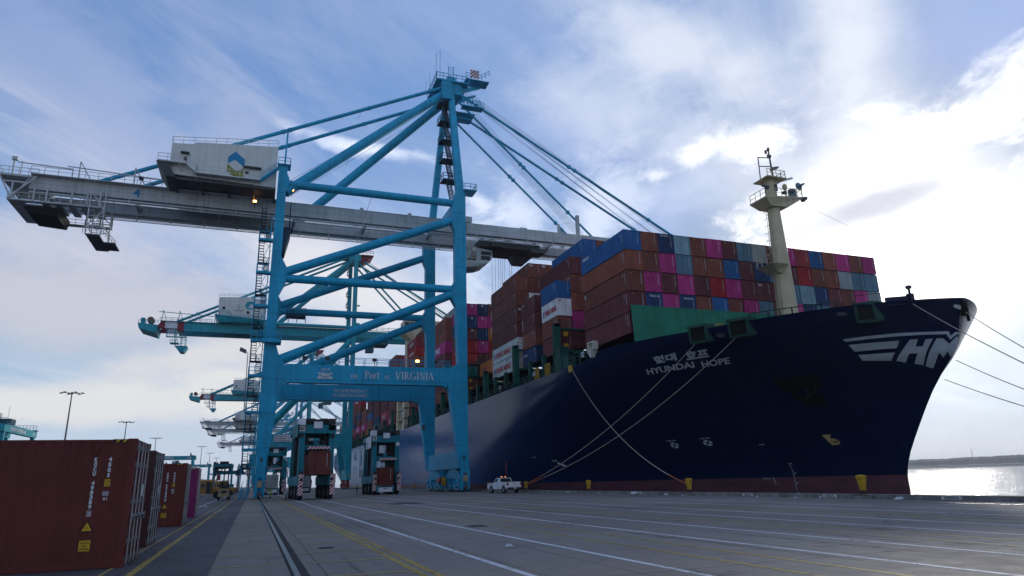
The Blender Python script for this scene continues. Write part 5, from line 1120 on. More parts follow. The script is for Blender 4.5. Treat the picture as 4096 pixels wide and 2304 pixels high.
# ---------------- yard containers on the left, doors towards the crane rail (local length runs along -X)
def yard_box(x,y,color,label,L=12.19,H=2.896,code=None,size='45G1',chk='2',dents=0):
    """door end faces +X at x, near long side faces the camera at y"""
    root=empty('shipping_container',(x,y,0),0,label,'container','containers lined up on the asphalt yard')
    W_=2.438; c=.15; b=MB(); m_=mat(color+'_yard_paint',COL[color] if color in COL else color,.55,0,.14,.7,.18,.05,rust=.15)
    # local: x runs 0 (doors) to -L, y runs 0 (near side) to W_
    for xa in(-c,-L):
        for ya in(0,W_-c): b.box(xa,xa+c,ya,ya+c,.10,H-.1)
    for xa in(-.185,-L-.008):
        for ya in(-.008,W_-.17):
            for z in(0,H-.118): b.box(xa,xa+.193,ya,ya+.178,z,z+.126)
    for ya in(.0,W_-.10): b.box(-L+c,-c,ya+.012,ya+.09,.015,.17); b.box(-L+c,-c,ya+.025,ya+.085,H-.075,H-.012)
    b.box(-.10,-.0,c,W_-c,.02,.14); b.box(-.10,0,c,W_-c,H-.13,H-.01); b.box(-L,-L+.1,c,W_-c,.02,.14); b.box(-L,-L+.1,c,W_-c,H-.13,H-.01)
    b.box(-L+.1,-.1,.1,W_-.1,.05,.13); b.build('frame',m_,root)
    p=MB(); corr(p,L-2*c+.02,.165,H-.07,lambda u_,d,z:(-c+.01-u_,.03+d,z),.276,.026); corr(p,L-2*c+.02,.165,H-.07,lambda u_,d,z:(-c+.01-u_,W_-.03-d,z),.276,.036); corr(p,W_-2*c,.14,H-.1,lambda u_,d,z:(-L+.03+d,c+u_,z),.25,.045)
    n=28; seg=(L-.3)/n
    for i in range(n): 
        a=-.15-i*seg; p.hexa([(a-seg,.08,H-.045),(a,.08,H-.045),(a,W_-.08,H-.045),(a-seg,W_-.08,H-.045),(a-seg*.72,.10,H-.012),(a-seg*.28,.10,H-.012),(a-seg*.28,W_-.1,H-.012),(a-seg*.72,W_-.1,H-.012)])
    p.build('panel',m_,root)
    for k,(ya,yb) in enumerate(((c+.01,W_/2-.012),(W_/2+.012,W_-c-.01))):
        d=MB(); d.box(-.095,-.05,ya,yb,.15,H-.14)
        for z in(.72,1.35,1.98): d.box(-.05,-.03,ya+.07,yb-.07,z-.22,z+.22)
        do=d.build('door',m_,root)
        MB().box(-.05,-.035,ya-.012,ya+.03,.15,H-.14).box(-.05,-.035,yb-.03,yb+.012,.15,H-.14).build('door_seal',M_black,do)
        for yy in(ya+.22,yb-.26):
            r=MB(); r.tube((.012,yy,.10),(.012,yy,H-.06),.021,8)
            for z in(.14,.55,1.45,2.3,H-.18): r.box(-.03,.035,yy-.07,yy+.07,z-.05,z+.05)
            r.box(-.02,.03,yy-.04,yy+.04,.03,.14); r.box(-.02,.03,yy-.04,yy+.04,H-.13,H-.03)
            r.beam((.035,yy,1.12),(.035,yy+.42,1.06),.03,.05); r.box(.0,.05,yy+.28,yy+.40,1.0,1.16)
            r.build('lock_rod',M_galv,do)
        hg=MB(); yy=ya-.01 if k==0 else yb+.01
        for z in(.35,1.0,1.75,2.5): hg.box(-.06,.02,yy-.05,yy+.05,z-.09,z+.09)
        hg.build('hinge',m_,do)
    lb=MB()
    lb.add([(-.047+.02,W_-.55,1.55),(-.027,W_-.28,1.55),(-.027,W_-.28,1.85),(-.027,W_-.55,1.85)],[(0,1,2,3)]); lb.build('door_label',M_wtext,root)
    # black and yellow hazard band on the top rail at the door end
    h=MB(); k_=MB()
    for i in range(5):
        a=-.17-i*.07; (h if i%2 else k_).add([(a-.07,.018,H-.075),(a,.018,H-.075),(a+.03,.018,H-.008),(a-.04,.018,H-.008)],[(0,1,2,3)])
        (h if i%2 else k_).add([(a-.07,.02,H-.003),(a,.02,H-.003),(a,.2,H-.003),(a-.07,.2,H-.003)],[(0,1,2,3)])
    h.build('hazard_band',M_yel,root); k_.build('hazard_band',M_ink,root)
    if code:
        q_=MB(); S_=lambda xc,zc,w,h_,ch,mb,bold=.03: letters(mb,ch,lambda u_,v_:(xc-w/2+w*u_,.018,zc-h_/2+h_*v_),bold)
        z=2.42
        for ch in code:
            if ch!=' ': S_(-.81,z,.066 if ch!='1' else .036,.096,ch,q_,.05)
            z-=.106
        def frame(x0,x1,z0,z1,t):
            for aa in((x0,x1,z0,z0+t),(x0,x1,z1-t,z1),(x0,x0+t,z0,z1),(x1-t,x1,z0,z1)): q_.add([(aa[0],.0175,aa[2]),(aa[1],.0175,aa[2]),(aa[1],.0175,aa[3]),(aa[0],.0175,aa[3])],[(0,1,2,3)])
        S_(-.81,z-.04,.055,.085,chk,q_); frame(-.855,-.765,z-.105,z+.025,.010)
        zz=2.43
        for ch in size: S_(-.515,zz,.066 if ch!='1' else .036,.098,ch,q_,.05); zz-=.122
        S_(-.525,1.535,.085,.07,'61',q_)
        for xa,ch in((-.59,'i'),(-.525,'c')): S_(xa+.03,1.65,.022 if ch=='i' else .036,.06,ch,q_,.02); frame(xa,xa+.06,1.60,1.70,.007)
        q_.build('marking',M_wtext,root)
        yl=mat('yellow_label',(.55,.33,.02),.6); w=MB(); qd=lambda m,x0,x1,z0,z1,y=.017: m.add([(x0,y,z0),(x1,y,z0),(x1,y,z1),(x0,y,z1)],[(0,1,2,3)])
        qd(w,-.58,-.46,1.81,1.97); w.add([(-.915,.014,.835),(-.705,.014,.835),(-.81,.014,1.025)],[(0,1,2)]); qd(w,-.925,-.70,.40,.63); w.build('warning_label',yl,root)
        k=MB(); k.add([(-.95,.016,.815),(-.67,.016,.815),(-.81,.016,1.07)],[(0,1,2)])
        letters(k,'2.9m',lambda u_,v_:(-.575+.11*u_,.012,1.905+.045*v_)); letters(k,"9'6\"",lambda u_,v_:(-.56+.08*u_,.012,1.83+.045*v_))
        for i,tx in enumerate(('CAUTION','HIGH','CONTAINER')): ww=.19 if i!=1 else .095; letters(k,tx,lambda u_,v_:(-.8125-ww/2+ww*u_,.012,.575-i*.065-.02+.042*v_),.02)
        for i,tx in enumerate(('SUPER','HEAVY')): letters(k,tx,lambda u_,v_:(-.84+.06*u_,.012,.90-i*.03+.02*v_))
        k.build('marking',M_ink,root)
        MB().box(-.86,-.76,-.005,.03,2.60,2.76).build('plate_holder',m_,root)
    return root
M_galv=mat('galvanised_rod',(.33,.34,.35),.42,.65,.15,3)
COL['dark magenta']=(.19,.017,.09); COL['dark brown']=(.070,.026,.024); COL['deep brown']=(.115,.024,.018)
yard_box(-2.68,18.62,'deep brown','nearest brown container with white code and yellow caution label, doors facing the rail','12.19' and 12.19,2.896,'KOCU 498389',chk='2')
yard_box(-2.96,24.5,'dark brown','dark grimy container between the nearest brown container and the second lettered brown one')
yard_box(-3.02,36.9,'deep brown','brown container with white code beside the magenta container, farther down the row',12.19,2.896,'HMMU 647430',chk='5')
yard_box(-3.16,46.6,'dark magenta','magenta container with grey lock rods, farthest of the yard row')
# ------------------------------------------------------------------ straddle carriers and trucks
M_stripe=None
def stripe_mat():
    mt=bpy.data.materials.new('red_white_hazard'); mt.use_nodes=True; t=mt.node_tree; t.nodes.clear(); q=NT(t)
    x,y,z=q.n('ShaderNodeSeparateXYZ',{0:q.n('ShaderNodeTexCoord').outputs['Object']}).outputs
    f=q.m('FRACT',q.m('MULTIPLY',q.m('ADD',q.m('MULTIPLY',q.m('ABSOLUTE',x),-.9),z),2.6))
    c=q.mix(q.m('GREATER_THAN',f,.5),(.33,.02,.025),(.55,.55,.55)); b=q.n('ShaderNodeBsdfPrincipled',{'Base Color':c,'Roughness':.55}); q.n('ShaderNodeOutputMaterial',{0:b.outputs[0]}); return mt
M_stripe=stripe_mat()
M_cteal=mat('teal_carrier_paint',(.003,.17,.215),.55,0,.15,.8,.25,spec=.25); M_shadow=mat('machinery_shade_black',(.02,.024,.027),.6,0,.2,1.5)  # black for machinery, also stands in for shade inside frames and the bus doorway
def make_carrier(num,label,y):
    """origin at the front left wheel contact; width along x, length along +y"""
    root=empty('straddle_carrier',(0,0,0),0,label,'straddle carrier','straddle carriers')
    B=lambda: MB(); Wd=4.45; L=9.4
    for x in(.1,Wd-.85):
        for yy in(.15,L-1.0): 
            B().hexa([(x+.02,yy,2.6),(x+.70,yy,2.6),(x+.70,yy+.75,2.6),(x+.02,yy+.75,2.6),(x+.10,yy,8.2),(x+.66,yy,8.2),(x+.66,yy+.7,8.2),(x+.10,yy+.7,8.2)]).build('leg',M_cteal,root)
        s=B().box(x-.1 if x<1 else x-.0,x+.70 if x<1 else x+.85,-.75,L+.7,1.95,2.75); s.box(x+.0,x+.7,-.6,L+.6,1.65,1.95); s.build('side_beam',M_cteal,root)
        for k in range(4):
            yc=.0+k*3.25
            w=B().lathe([(.34,-.27),(.74,-.25),(.80,-.17),(.81,0),(.80,.17),(.74,.25),(.34,.27)],(x+.36,yc,.81),22,'X'); wo=w.build('wheel',M_black,root,True)
            B().lathe([(.05,-.285),(.40,-.285),(.42,-.25),(.42,.25),(.40,.285),(.05,.285)],(x+.36,yc,.81),14,'X').build('rim',M_under,wo)
            B().box(x+.1,x+.62,yc-.3,yc+.3,1.55,1.95).build('fork',M_shadow,root)
        B().box(x-.1,x+.75,.1,L-.1,8.1,8.75).build('top_rail',M_cteal,root)
        g=B().hexa([(x+.02 if x<1 else x+.18,-1.08,.55),(x+.55 if x<1 else x+.75,-1.08,.55),(x+.55 if x<1 else x+.75,-.98,.55),(x+.02 if x<1 else x+.18,-.98,.55),(x+.02 if x<1 else x+.18,-1.08,2.95),(x+.60 if x<1 else x+.80,-1.08,2.95),(x+.60 if x<1 else x+.80,-.98,2.95),(x+.02 if x<1 else x+.18,-.98,2.95)])
        go=g.build('guard_plate',M_stripe,root); B().box(x+.2,x+.5,-1.2,-1.08,2.2,2.5).box(x+.25,x+.5,-1.2,-1.08,1.5,1.65).build('lamp_bracket',M_shadow,go)
        B().box(x+.1,x+.5,-.9,-.2,2.75,3.3).build('headlamp',M_shadow,root)
    for yy in(0.1,L-.6): B().box(.0,Wd-.0,yy,yy+.5,7.75,8.75).build('cross_beam',M_cteal,root)
    t=B(); 
    for a,b in((.95,2.0),(2.6,3.55)): t.lathe([(.35,0),(.42,.1),(.42,b-a-.1),(.35,b-a)],(a,.9,9.2),12,'X')
    t.box(.6,3.9,.6,8.6,8.7,9.0); t.box(.9,3.5,3,7,9,9.7); t.beam((.2,.3,8.75),(.2,.3,10),.036); t.rail([(.2,.2,8.75),(4.2,.2,8.75)],.6,1,.025); t.build('hoist_machinery',M_shadow,root)
    B().box(.05,.75,.1,2.2,8.75,9.55).build('cabinet',M_wtext,root); B().box(1.75,2.75,-.05,.3,8.35,9.15).build('lamp_box',M_wtext,root)
    v=B().box(3.55,4.35,.3,1.4,8.9,9.55)
    for k in range(6): v.box(3.53,4.37,.27,.3,8.93+k*.1,8.98+k*.1)
    v.build('vent_box',M_under,root)
    p=B().box(.1,.75,.06,.10,8.0,8.62).build('number_board',M_board,root); lettering('number',num,lambda u_,v_:(.17+.5*u_,.05,8.1+.42*v_),M_ink,p,.03)
    B().lathe([(.05,-.1),(.30,-.1),(.30,.0),(.05,.0)],(4.0,.12,7.45),16,'Y').build('round_lamp',M_wtext if num=='79' else M_shadow,root); B().lathe([(.05,-.1),(.28,-.1),(.28,0),(.05,0)],(.35,.12,7.5),14,'Y').build('round_lamp',M_shadow,root)
    for x in(1.0,3.15): B().box(x,x+.35,1.2,1.8,5.2,8.0).lathe([(.3,-.1),(.3,.1)],(x+.17,1.3,5.9),10,'Y').build('hoist_mast',M_shadow,root)
    h=B().path([(2.5,1.2,7.6),(2.9,1.1,7.2),(2.9,1.1,6.6),(2.5,1.2,6.0)],.08,6); h.build('hose',M_black,root)
    if num=='79': B().box(-.1,-.05,.3,5.2,6.9,8.7).build('side_board',M_wtext,root)
    else: B().box(-.1,-.05,.3,6.2,7.4,8.9).build('side_board',mat('pale_teal_board',(.05,.16,.18),.6),root)
    c=B().box(.7,2.0,7.6,9.0,6.2,7.7); c.build('operator_cab',M_cteal,root); B().box(.75,1.95,7.55,7.6,6.5,7.5).build('window',M_glass,root)
    k_=B()
    for x in(.25,3.6):
        for yy in(2.2,5.2,7.2): k_.box(x,x+.5,yy,yy+.35,2.7,8.1)
        k_.box(x+.05,x+.45,1.2,8.2,7.5,8.1); k_.beam((x+.2,1.,3),(x+.2,4.6,7.8),.16); k_.path([(x+.2,.95,7.9),(x+.3,1.0,6.5),(x+.15,.98,4.6),(x+.3,1.,3.0)],.06,5)
    k_.build('lift_gear',M_shadow,root)  # lift machinery, with black plates added to darken the shaded frame interior
    ld=B()
    for k in(0,.4): ld.beam((-.12,3.2+k,1.5),(-.12,3.2+k,8),.036)
    for k in range(18): ld.beam((-.12,3.2,1.7+k*.35),(-.12,3.6,1.7+k*.35),.04)
    ld.rail([(-.35,6,2.7),(-.35,9.6,2.7)],1.1,1,.03); ld.build('ladder',M_cteal,root)
    return root
def spreader(root,zt,y0=0):
    B=lambda: MB(); s=B().box(.9,3.5,.9,10.6,zt+.35,zt+.75); s.box(1.9,2.5,.8,10.8,zt+.7,zt+1.15); s.box(.95,1.15,-1.2,10.9,zt+.05,zt+.4); s.box(3.25,3.45,-1.2,10.9,zt+.05,zt+.4); so=s.build('spreader',M_cteal,root)
    B().box(1.0,3.6,-1.38,-1.26,zt+.12,zt+.45).build('hazard_bar',M_stripe,so)
    k=B(); k.box(.8,3.4,1.0,4.0,zt+1.0,zt+1.25); 
    for a in((1.2,2.,zt+1.2),(3.1,2.,zt+1.2)): k.tube(a,(a[0],a[1],7.9),.06,5)
    k.build('head_block',M_shadow,root)
c82=make_carrier('82','teal straddle carrier 82 lifting a brown container, middle of the apron',86); spreader(c82,5.68); c82.location=(4.82,86.0,0); c82.rotation_euler=(0,0,R(3.2))
c79=make_carrier('79','teal straddle carrier 79 over a loaded trailer beside the ship',106); spreader(c79,4.9); c79.location=(16.75,106,0)
def far_carrier(src,x,y,label,rz=0):
    c=copy_tree(src); c.location=(x,y,0); c.rotation_euler=(0,0,rz); c['label']=label; 
    for ch in children(c):
        if ch.name.startswith('number_board'):
            for g in children(ch): bpy.data.objects.remove(g)
    return c
far_carrier(c79,1.9,152,'teal straddle carrier behind the near crane leg, over a white container')
far_carrier(c79,8.6,170,'teal straddle carrier seen between the legs of carrier 82')
far_carrier(c82,-5.3,262,'distant teal straddle carrier left of the near crane leg, beyond the buses')
far_carrier(c82,6.0,240,'small teal straddle carrier between the near crane leg and carrier 82')
far_carrier(c82,14.2,300,'far teal straddle carrier below the second teal crane')
sc=far_carrier(c82,-11.6,226,'teal straddle carrier seen side on with cab, standing behind the school buses',R(0)); 
# the side-on carrier: turn it so that its length runs across the picture
sc.rotation_euler=(0,0,R(-90)); sc.location=(-11.6,232,0); sc.scale=(1,.62,.97)
cb=MB().prism([(10.2,6.9),(12.0,6.9),(11.8,5.3),(10.5,5.3)],lambda a,c,t:(.8+t,a,c),1.6).build('operator_cab',M_shadow,sc); MB().box(.7,.8,10.4,11.8,5.6,6.7).build('window',M_glass,cb)
# carried boxes
o=place_box(4.82+1.34,84.7,2.86,2.8,'brown','brown container hanging under straddle carrier 82','containers under straddle carriers'); o.color=(.13,.035,.028,1); o.rotation_euler=(0,0,R(1.8))
o=place_box(16.75+.80,105.0,1.32,2.72,'brown','brown container on the trailer under straddle carrier 79','containers under straddle carriers'); o.color=(.12,.028,.022,1)
def trailer(x,y,label,tractor=True):
    root=empty('container_trailer',(x,y,0),0,label,'trailer','container trailers')
    b=MB().box(.3,.6,.2,12.2,1.0,1.3).box(1.84,2.14,.2,12.2,1.0,1.3); 
    for k in range(7): b.box(.0,2.44,.2+k*2,.5+k*2,1.05,1.28)
    b.box(-.1,2.54,.0,.25,.35,1.28); b.build('chassis',M_cteal,root)
    for k in range(2):
        for xx in(.32,2.12): 
            w=MB().lathe([(.2,-.28),(.48,-.26),(.5,0),(.48,.26),(.2,.28)],(xx,1.2+k*1.3,.5),16,'X').build('wheel',M_black,root,True); MB().lathe([(.05,-.29),(.26,-.29),(.26,.29),(.05,.29)],(xx,1.2+k*1.3,.5),10,'X').build('rim',M_under,w)
    MB().box(.2,2.24,-.05,.0,.4,1.05).build('rear_board',M_wtext,root); MB().box(.9,1.5,-.07,-.05,.85,.95).build('tail_lamp',M_red,root); MB().box(.3,2.1,-.07,-.05,1.06,1.2).build('hazard_bar',M_shadow,root)
    t=MB().box(.1,2.34,13.2,15.2,.9,3.0).box(.3,2.1,12.,16.,.6,1.0); t.build('tractor_cab',M_wtext,root)
    for xx in(.3,2.14):
        for yy in(12.6,15.4): MB().lathe([(.2,-.2),(.5,-.18),(.5,.18),(.2,.2)],(xx,yy,.5),14,'X').build('wheel',M_black,root,True)
    return root
trailer(17.55,104.8,'teal trailer with white rear board under straddle carrier 79')
def white_box(x,y,label):
    o=place_box(x,y,1.32,2.75,'white',label,'white containers on trailers',12,None,False); o.color=(.40,.42,.40,1)
    d=MB()
    for xx in(.5,.95,1.5,1.95): d.tube((xx,-.02,.1),(xx,-.02,2.5),.025,6)
    for z in(.6,1.3,2.0): d.box(.2,2.24,-.035,-.01,z,z+.05)
    d.box(1.205,1.235,-.03,.0,.1,2.5); d.build('lock_rod',M_galv,o); return o
trailer(2.55,151,'trailer with teal chassis behind the worker at the crane leg'); white_box(2.55,151.2,'white container on a trailer, beside the near crane leg')
trailer(9.9,166,'trailer with teal chassis between the legs of carrier 82'); white_box(9.9,166.2,'white container on a trailer, seen between the legs of carrier 82')
# ------------------------------------------------------------------ yard gantries far left
def make_rtg():
    root=empty('yard_gantry',(0,0,0),0,'',None,'yard gantry cranes'); B=lambda: MB()
    # spans along y, gantry legs spread along x
    for yy in(0,24.0):
        for x in(0,6.4): B().hexa([(x-.5,yy-.5,1.6),(x+.5,yy-.5,1.6),(x+.5,yy+.5,1.6),(x-.5,yy+.5,1.6),(x-.45,yy-.5,14.6),(x+.45,yy-.5,14.6),(x+.45,yy+.5,14.6),(x-.45,yy+.5,14.6)]).build('leg',M_teal,root)
        B().box(-1.6,8.,yy-.5,yy+.5,.9,1.9).build('sill_beam',M_teal,root); B().box(.46,5.94,yy-.3,yy+.3,13.4,14.1).build('tie_beam',M_teal,root)
        for x in(-.8,1.2,5.2,7.2): B().lathe([(.3,-.3),(.75,-.28),(.75,.28),(.3,.3)],(x,yy,.75),16,'Y').build('wheel',M_black,root,True)
        B().box(-1,7.4,yy-1.2,yy+.9,16.2,16.4).rail([(-1,yy-1.2,16.4),(7.4,yy-1.2,16.4)],1.1,.8,.04).build('walkway',M_dktl,root)
    for x in(0,6.4): B().box(x-.6,x+.6,-1.2,25.2,14.6,16.2).build('main_girder',M_teal,root)
    g=B().box(-.6,7.0,-.58,-.50,14.6,16.2).build('end_beam',M_teal,root)
    lettering('lettering','THE PORT OF VIRGINIA',lambda u_,v_:(7.02,3.0+12.5*u_,14.95+.85*v_),M_wtext,g,.03); lettering('lettering','1W',lambda u_,v_:(7.02,21.6+2.0*u_,14.95+.85*v_),M_wtext,g,.03)
    t=B().box(-.4,6.8,3,7,16.4,17.6).box(.5,3,3.5,6,17.6,19.0); t.build('trolley',M_dktl,root); B().box(2.4,4.4,2.2,4.2,17,18.8).build('control_house',M_house,root)
    s=B(); 
    for k in range(6): a=2.2+k*2.1; s.flight((1.0 if k%2 else 3.2,-.9,a),(3.2 if k%2 else 1.0,-.9,a+2.1),.7,(0,1,0),.4)
    s.build('stair',M_dktl,root); B().beam((7.4,-1.1,16.4),(7.4,-1.1,20),.06).build('aerial',M_dktl,root); B().box(4.6,5.2,-1.,-.4,16.4,18.0).build('cabinet',M_under,root)
    return root
rt1=make_rtg(); rt1.location=(-67.0,208,0); rt1.scale=(1,1.07,1.17); rt1['label']='teal yard gantry crane rising above the nearest brown container, far left'; rt1['category']='gantry crane'
for x,y,rz,lb in((-53.0,386,R(-90),'teal yard gantry crane with white lettering behind the lettered brown container'),(-50.7,486,R(-90),'small teal yard gantry crane beyond the school buses')):
    c=copy_tree(rt1); c.location=(x,y,0); c.rotation_euler=(0,0,rz); c.scale=(1,1,1.08 if y<400 else 1.0); c['label']=lb
# ------------------------------------------------------------------ light poles
M_pole=mat('galvanised_pole',(.16,.17,.18),.5,.5); M_hd=mat('lamp_head_grey',(.10,.105,.11),.5)
def make_pole():
    root=empty('light_pole',(0,0,0)); b=MB().tube((0,0,0),(0,0,29.6),.36,10,.16); b.box(-.9,.9,-.1,.1,14.9,15.05).box(-.8,-.6,-.1,.1,15,15.5).box(.6,.8,-.1,.1,15,15.5); b.build('pole',M_pole,root,True)
    a=MB(); 
    for k in range(6): an=k*math.pi/3; a.tube((0,0,29.5),(2.7*math.cos(an),2.7*math.sin(an),29.75),.07,5)
    a.lathe([(.3,29.2),(.4,29.6),(.2,29.9)],(0,0,0),10); ar=a.build('lamp_ring',M_pole,root)
    for k in range(6): an=k*math.pi/3+.0; MB().lathe([(.5,0),(.42,.18),(.12,.35)],(2.75*math.cos(an),2.75*math.sin(an),29.45),10).build('lamp_head',M_hd,root)
    return root
lp=make_pole(); tag(lp,'tall light pole above the nearest brown container, biggest of the row','light pole','tall yard light poles'); lp.location=(-51.4,229,0)
for x,y,lb in((-51.9,327,'second tall light pole from the left'),(-52.7,431,'third tall light pole from the left, above the magenta container'),(-34.8,523,'fourth tall light pole from the left, over the buses'),(-34.9,625,'fifth tall light pole from the left'),(-34.6,732,'rightmost and smallest tall light pole, left of the crane stairs')):
    c=copy_tree(lp); c.location=(x,y,0); c['label']=lb
# pole with a floodlight standing in front of the stair tower
b=MB().tube((-1.85,-.7,11.8),(-1.95,-.7,20.3),.07,8,.05); b.beam((-1.95,-.7,20.3),(-2.5,-.7,20.7),.08); fp=b.build('floodlight_pole',M_pole,crane4); MB().hexa([(-3.1,-1.,20.6),(-2.2,-1.,20.2),(-2.2,-.5,20.2),(-3.1,-.5,20.6),(-3.0,-1.,21.1),(-2.15,-1.,20.7),(-2.15,-.5,20.7),(-3.0,-.5,21.1)]).build('lamp_head',M_hd,fp)
# far stack of pale containers in the yard
i=0
for k in range(4):
    for j in range(4-(k>1)):
        i+=1; cc=['maroon','white','grey','ochre'][(i*7+k)%4]
        place_box(-29.5+j*2.5,316,k*2.7,2.7,cc,f'{cc} container in the far yard stack behind the buses, {["bottom","second","third","top"][k]} tier, {NTH[j+1]} column','containers in the far yard stack',12,None,False)
# ------------------------------------------------------------------ bollards and mooring ropes
M_boll=mat('yellow_bollard_paint',(.42,.24,.015),.6,0,.3,3,.3,.2,rust=.55)
def make_bollard(s=1.):
    root=empty('bollard',(0,0,0)); b=MB().box(-.55,.45,-1.05,1.05,.0,.20).build('base_block',M_kerb,root)
    MB().box(-.45,.35,-.75,.75,.2,.235).build('base_plate',mat('rusty_plate',(.06,.03,.02),.8,0,.3,4),root)
    p=MB().lathe([(.25,.235),(.215,.5),(.22,.72),(.27,1.0),(.335,1.26),(.35,1.33),(.31,1.39),(.08,1.43)],(0,0,0),20); p.build('post',M_boll,root,True)
    MB().lathe([(.26,.236),(.232,.42),(.226,.52)],(0,0,0),20).build('worn_foot',mat('bare_rust',(.05,.03,.02),.8,0,.3,5),root,True)
    return root
bo=make_bollard(); bo.location=(33.75,31.3,0.0); bo.scale=(.86,.9,.95); tag(bo,'big yellow bollard nearest the bow, worn bare at its foot','bollard','yellow mooring bollards')
for y,lb in((48.7,'yellow bollard holding the steep mooring rope'),(67.0,'yellow bollard with no rope, between the two roped bollards'),(85.2,'yellow bollard just right of the white pickup, with two ropes'),(100.5,'yellow bollard just left of the white pickup'),(13.2,'yellow bollard holding the four bow ropes, at the right outside the picture edge'),(153.0,'small far yellow bollard between carrier 79 and the crane leg')):
    c=copy_tree(bo); c.location=(33.75,y,0); c['label']=lb
M_line=mat('mooring_rope_fibre',(.36,.33,.25),.85,0,.2,6); M_chafe=mat('orange_chafe_sleeve',(.35,.09,.03),.8)
def rope(a,b,sag,label,r=.036,sleeve=False,n=40):
    a=Vector(a);b=Vector(b); f=lambda t_:a.lerp(b,t_)-Vector((0,0,sag*4*t_*(1-t_)))
    o=MB().path([f(i/n) for i in range(n+1)],r,6).build('mooring_rope',M_line,None,True); tag(o,label,'rope','mooring ropes')
    if sleeve: MB().path([f(.90+i*.0095) for i in range(11)],r*1.5,6).build('chafe_sleeve',M_chafe,o,True)
    return o
rope((hx(60.2,16)-.15,60.2,16.2),(33.7,85.3,.95),1.5,'mooring rope from the after fairlead to the bollard by the pickup',.036,True)
rope((hx(56.2,16)-.15,56.2,16.2),(33.7,85.1,.95),1.9,'mooring rope from the forward fairlead to the bollard by the pickup',.036,True)
rope((40.1,83.1,16.4),(33.7,48.9,.9),2.3,'mooring rope dropping from the yellow guard on the deck edge to a bollard',.036,True)
MB().box(40.0,40.3,82.7,83.6,15.7,16.6).build('chafe_guard',M_yel,ship)
rope((58.9,45.1,17.0),(33.8,13.3,.9),.5,'mooring rope leaving the bow gap towards the right edge',.036)
rope((63.0,43.0,15.9),(33.8,13.2,.95),.5,'mooring rope from the stem top towards the right edge, highest of the four',.036)
rope((67.5,48.1,12.25),(33.8,13.1,.9),.4,'upper of two mooring ropes emerging from behind the stem',.036)
rope((66.9,49.3,10.4),(33.8,13.0,.85),.3,'lower of two mooring ropes emerging from behind the stem',.036)
b=MB(); b.box(62.9,63.3,42.85,43.4,15.6,17.0); b.beam((63.1,42.9,15.6),(63.1,42.9,15.0),.2); b.build('stem_roller',M_dark,ship)
# ------------------------------------------------------------------ pickup, school buses, forklift, people
M_white=mat('white_car_paint',(.62,.63,.65),.28,0,.04,1,coat=.5); M_trim=mat('black_trim',(.02,.02,.022),.5); M_chrome=mat('bright_metal',(.5,.5,.52),.25,.9,.05); M_tail=mat('red_tail_lens',(.30,.015,.015),.25,0,0)
def wheel(parent,x,y,z,r,w,ax='X',rim=M_chrome):
    o=MB().lathe([(r*.55,-w/2),(r*.93,-w/2),(r,-w*.3),(r,w*.3),(r*.93,w/2),(r*.55,w/2)],(x,y,z),20,ax).build('wheel',M_black,parent,True)
    MB().lathe([(.03,-w/2-.01),(r*.5,-w/2-.01),(r*.58,-w/2+.03),(r*.58,w/2-.03),(r*.5,w/2+.01),(.03,w/2+.01)],(x,y,z),14,ax).build('rim',rim,o); return o
def arch(x0,x1,zb,cx,r,n=8): # arch points from right to left over a wheel
    return [(cx+r*math.cos(math.pi*i/n),zb+r*math.sin(math.pi*i/n)*.95) for i in range(n+1)]
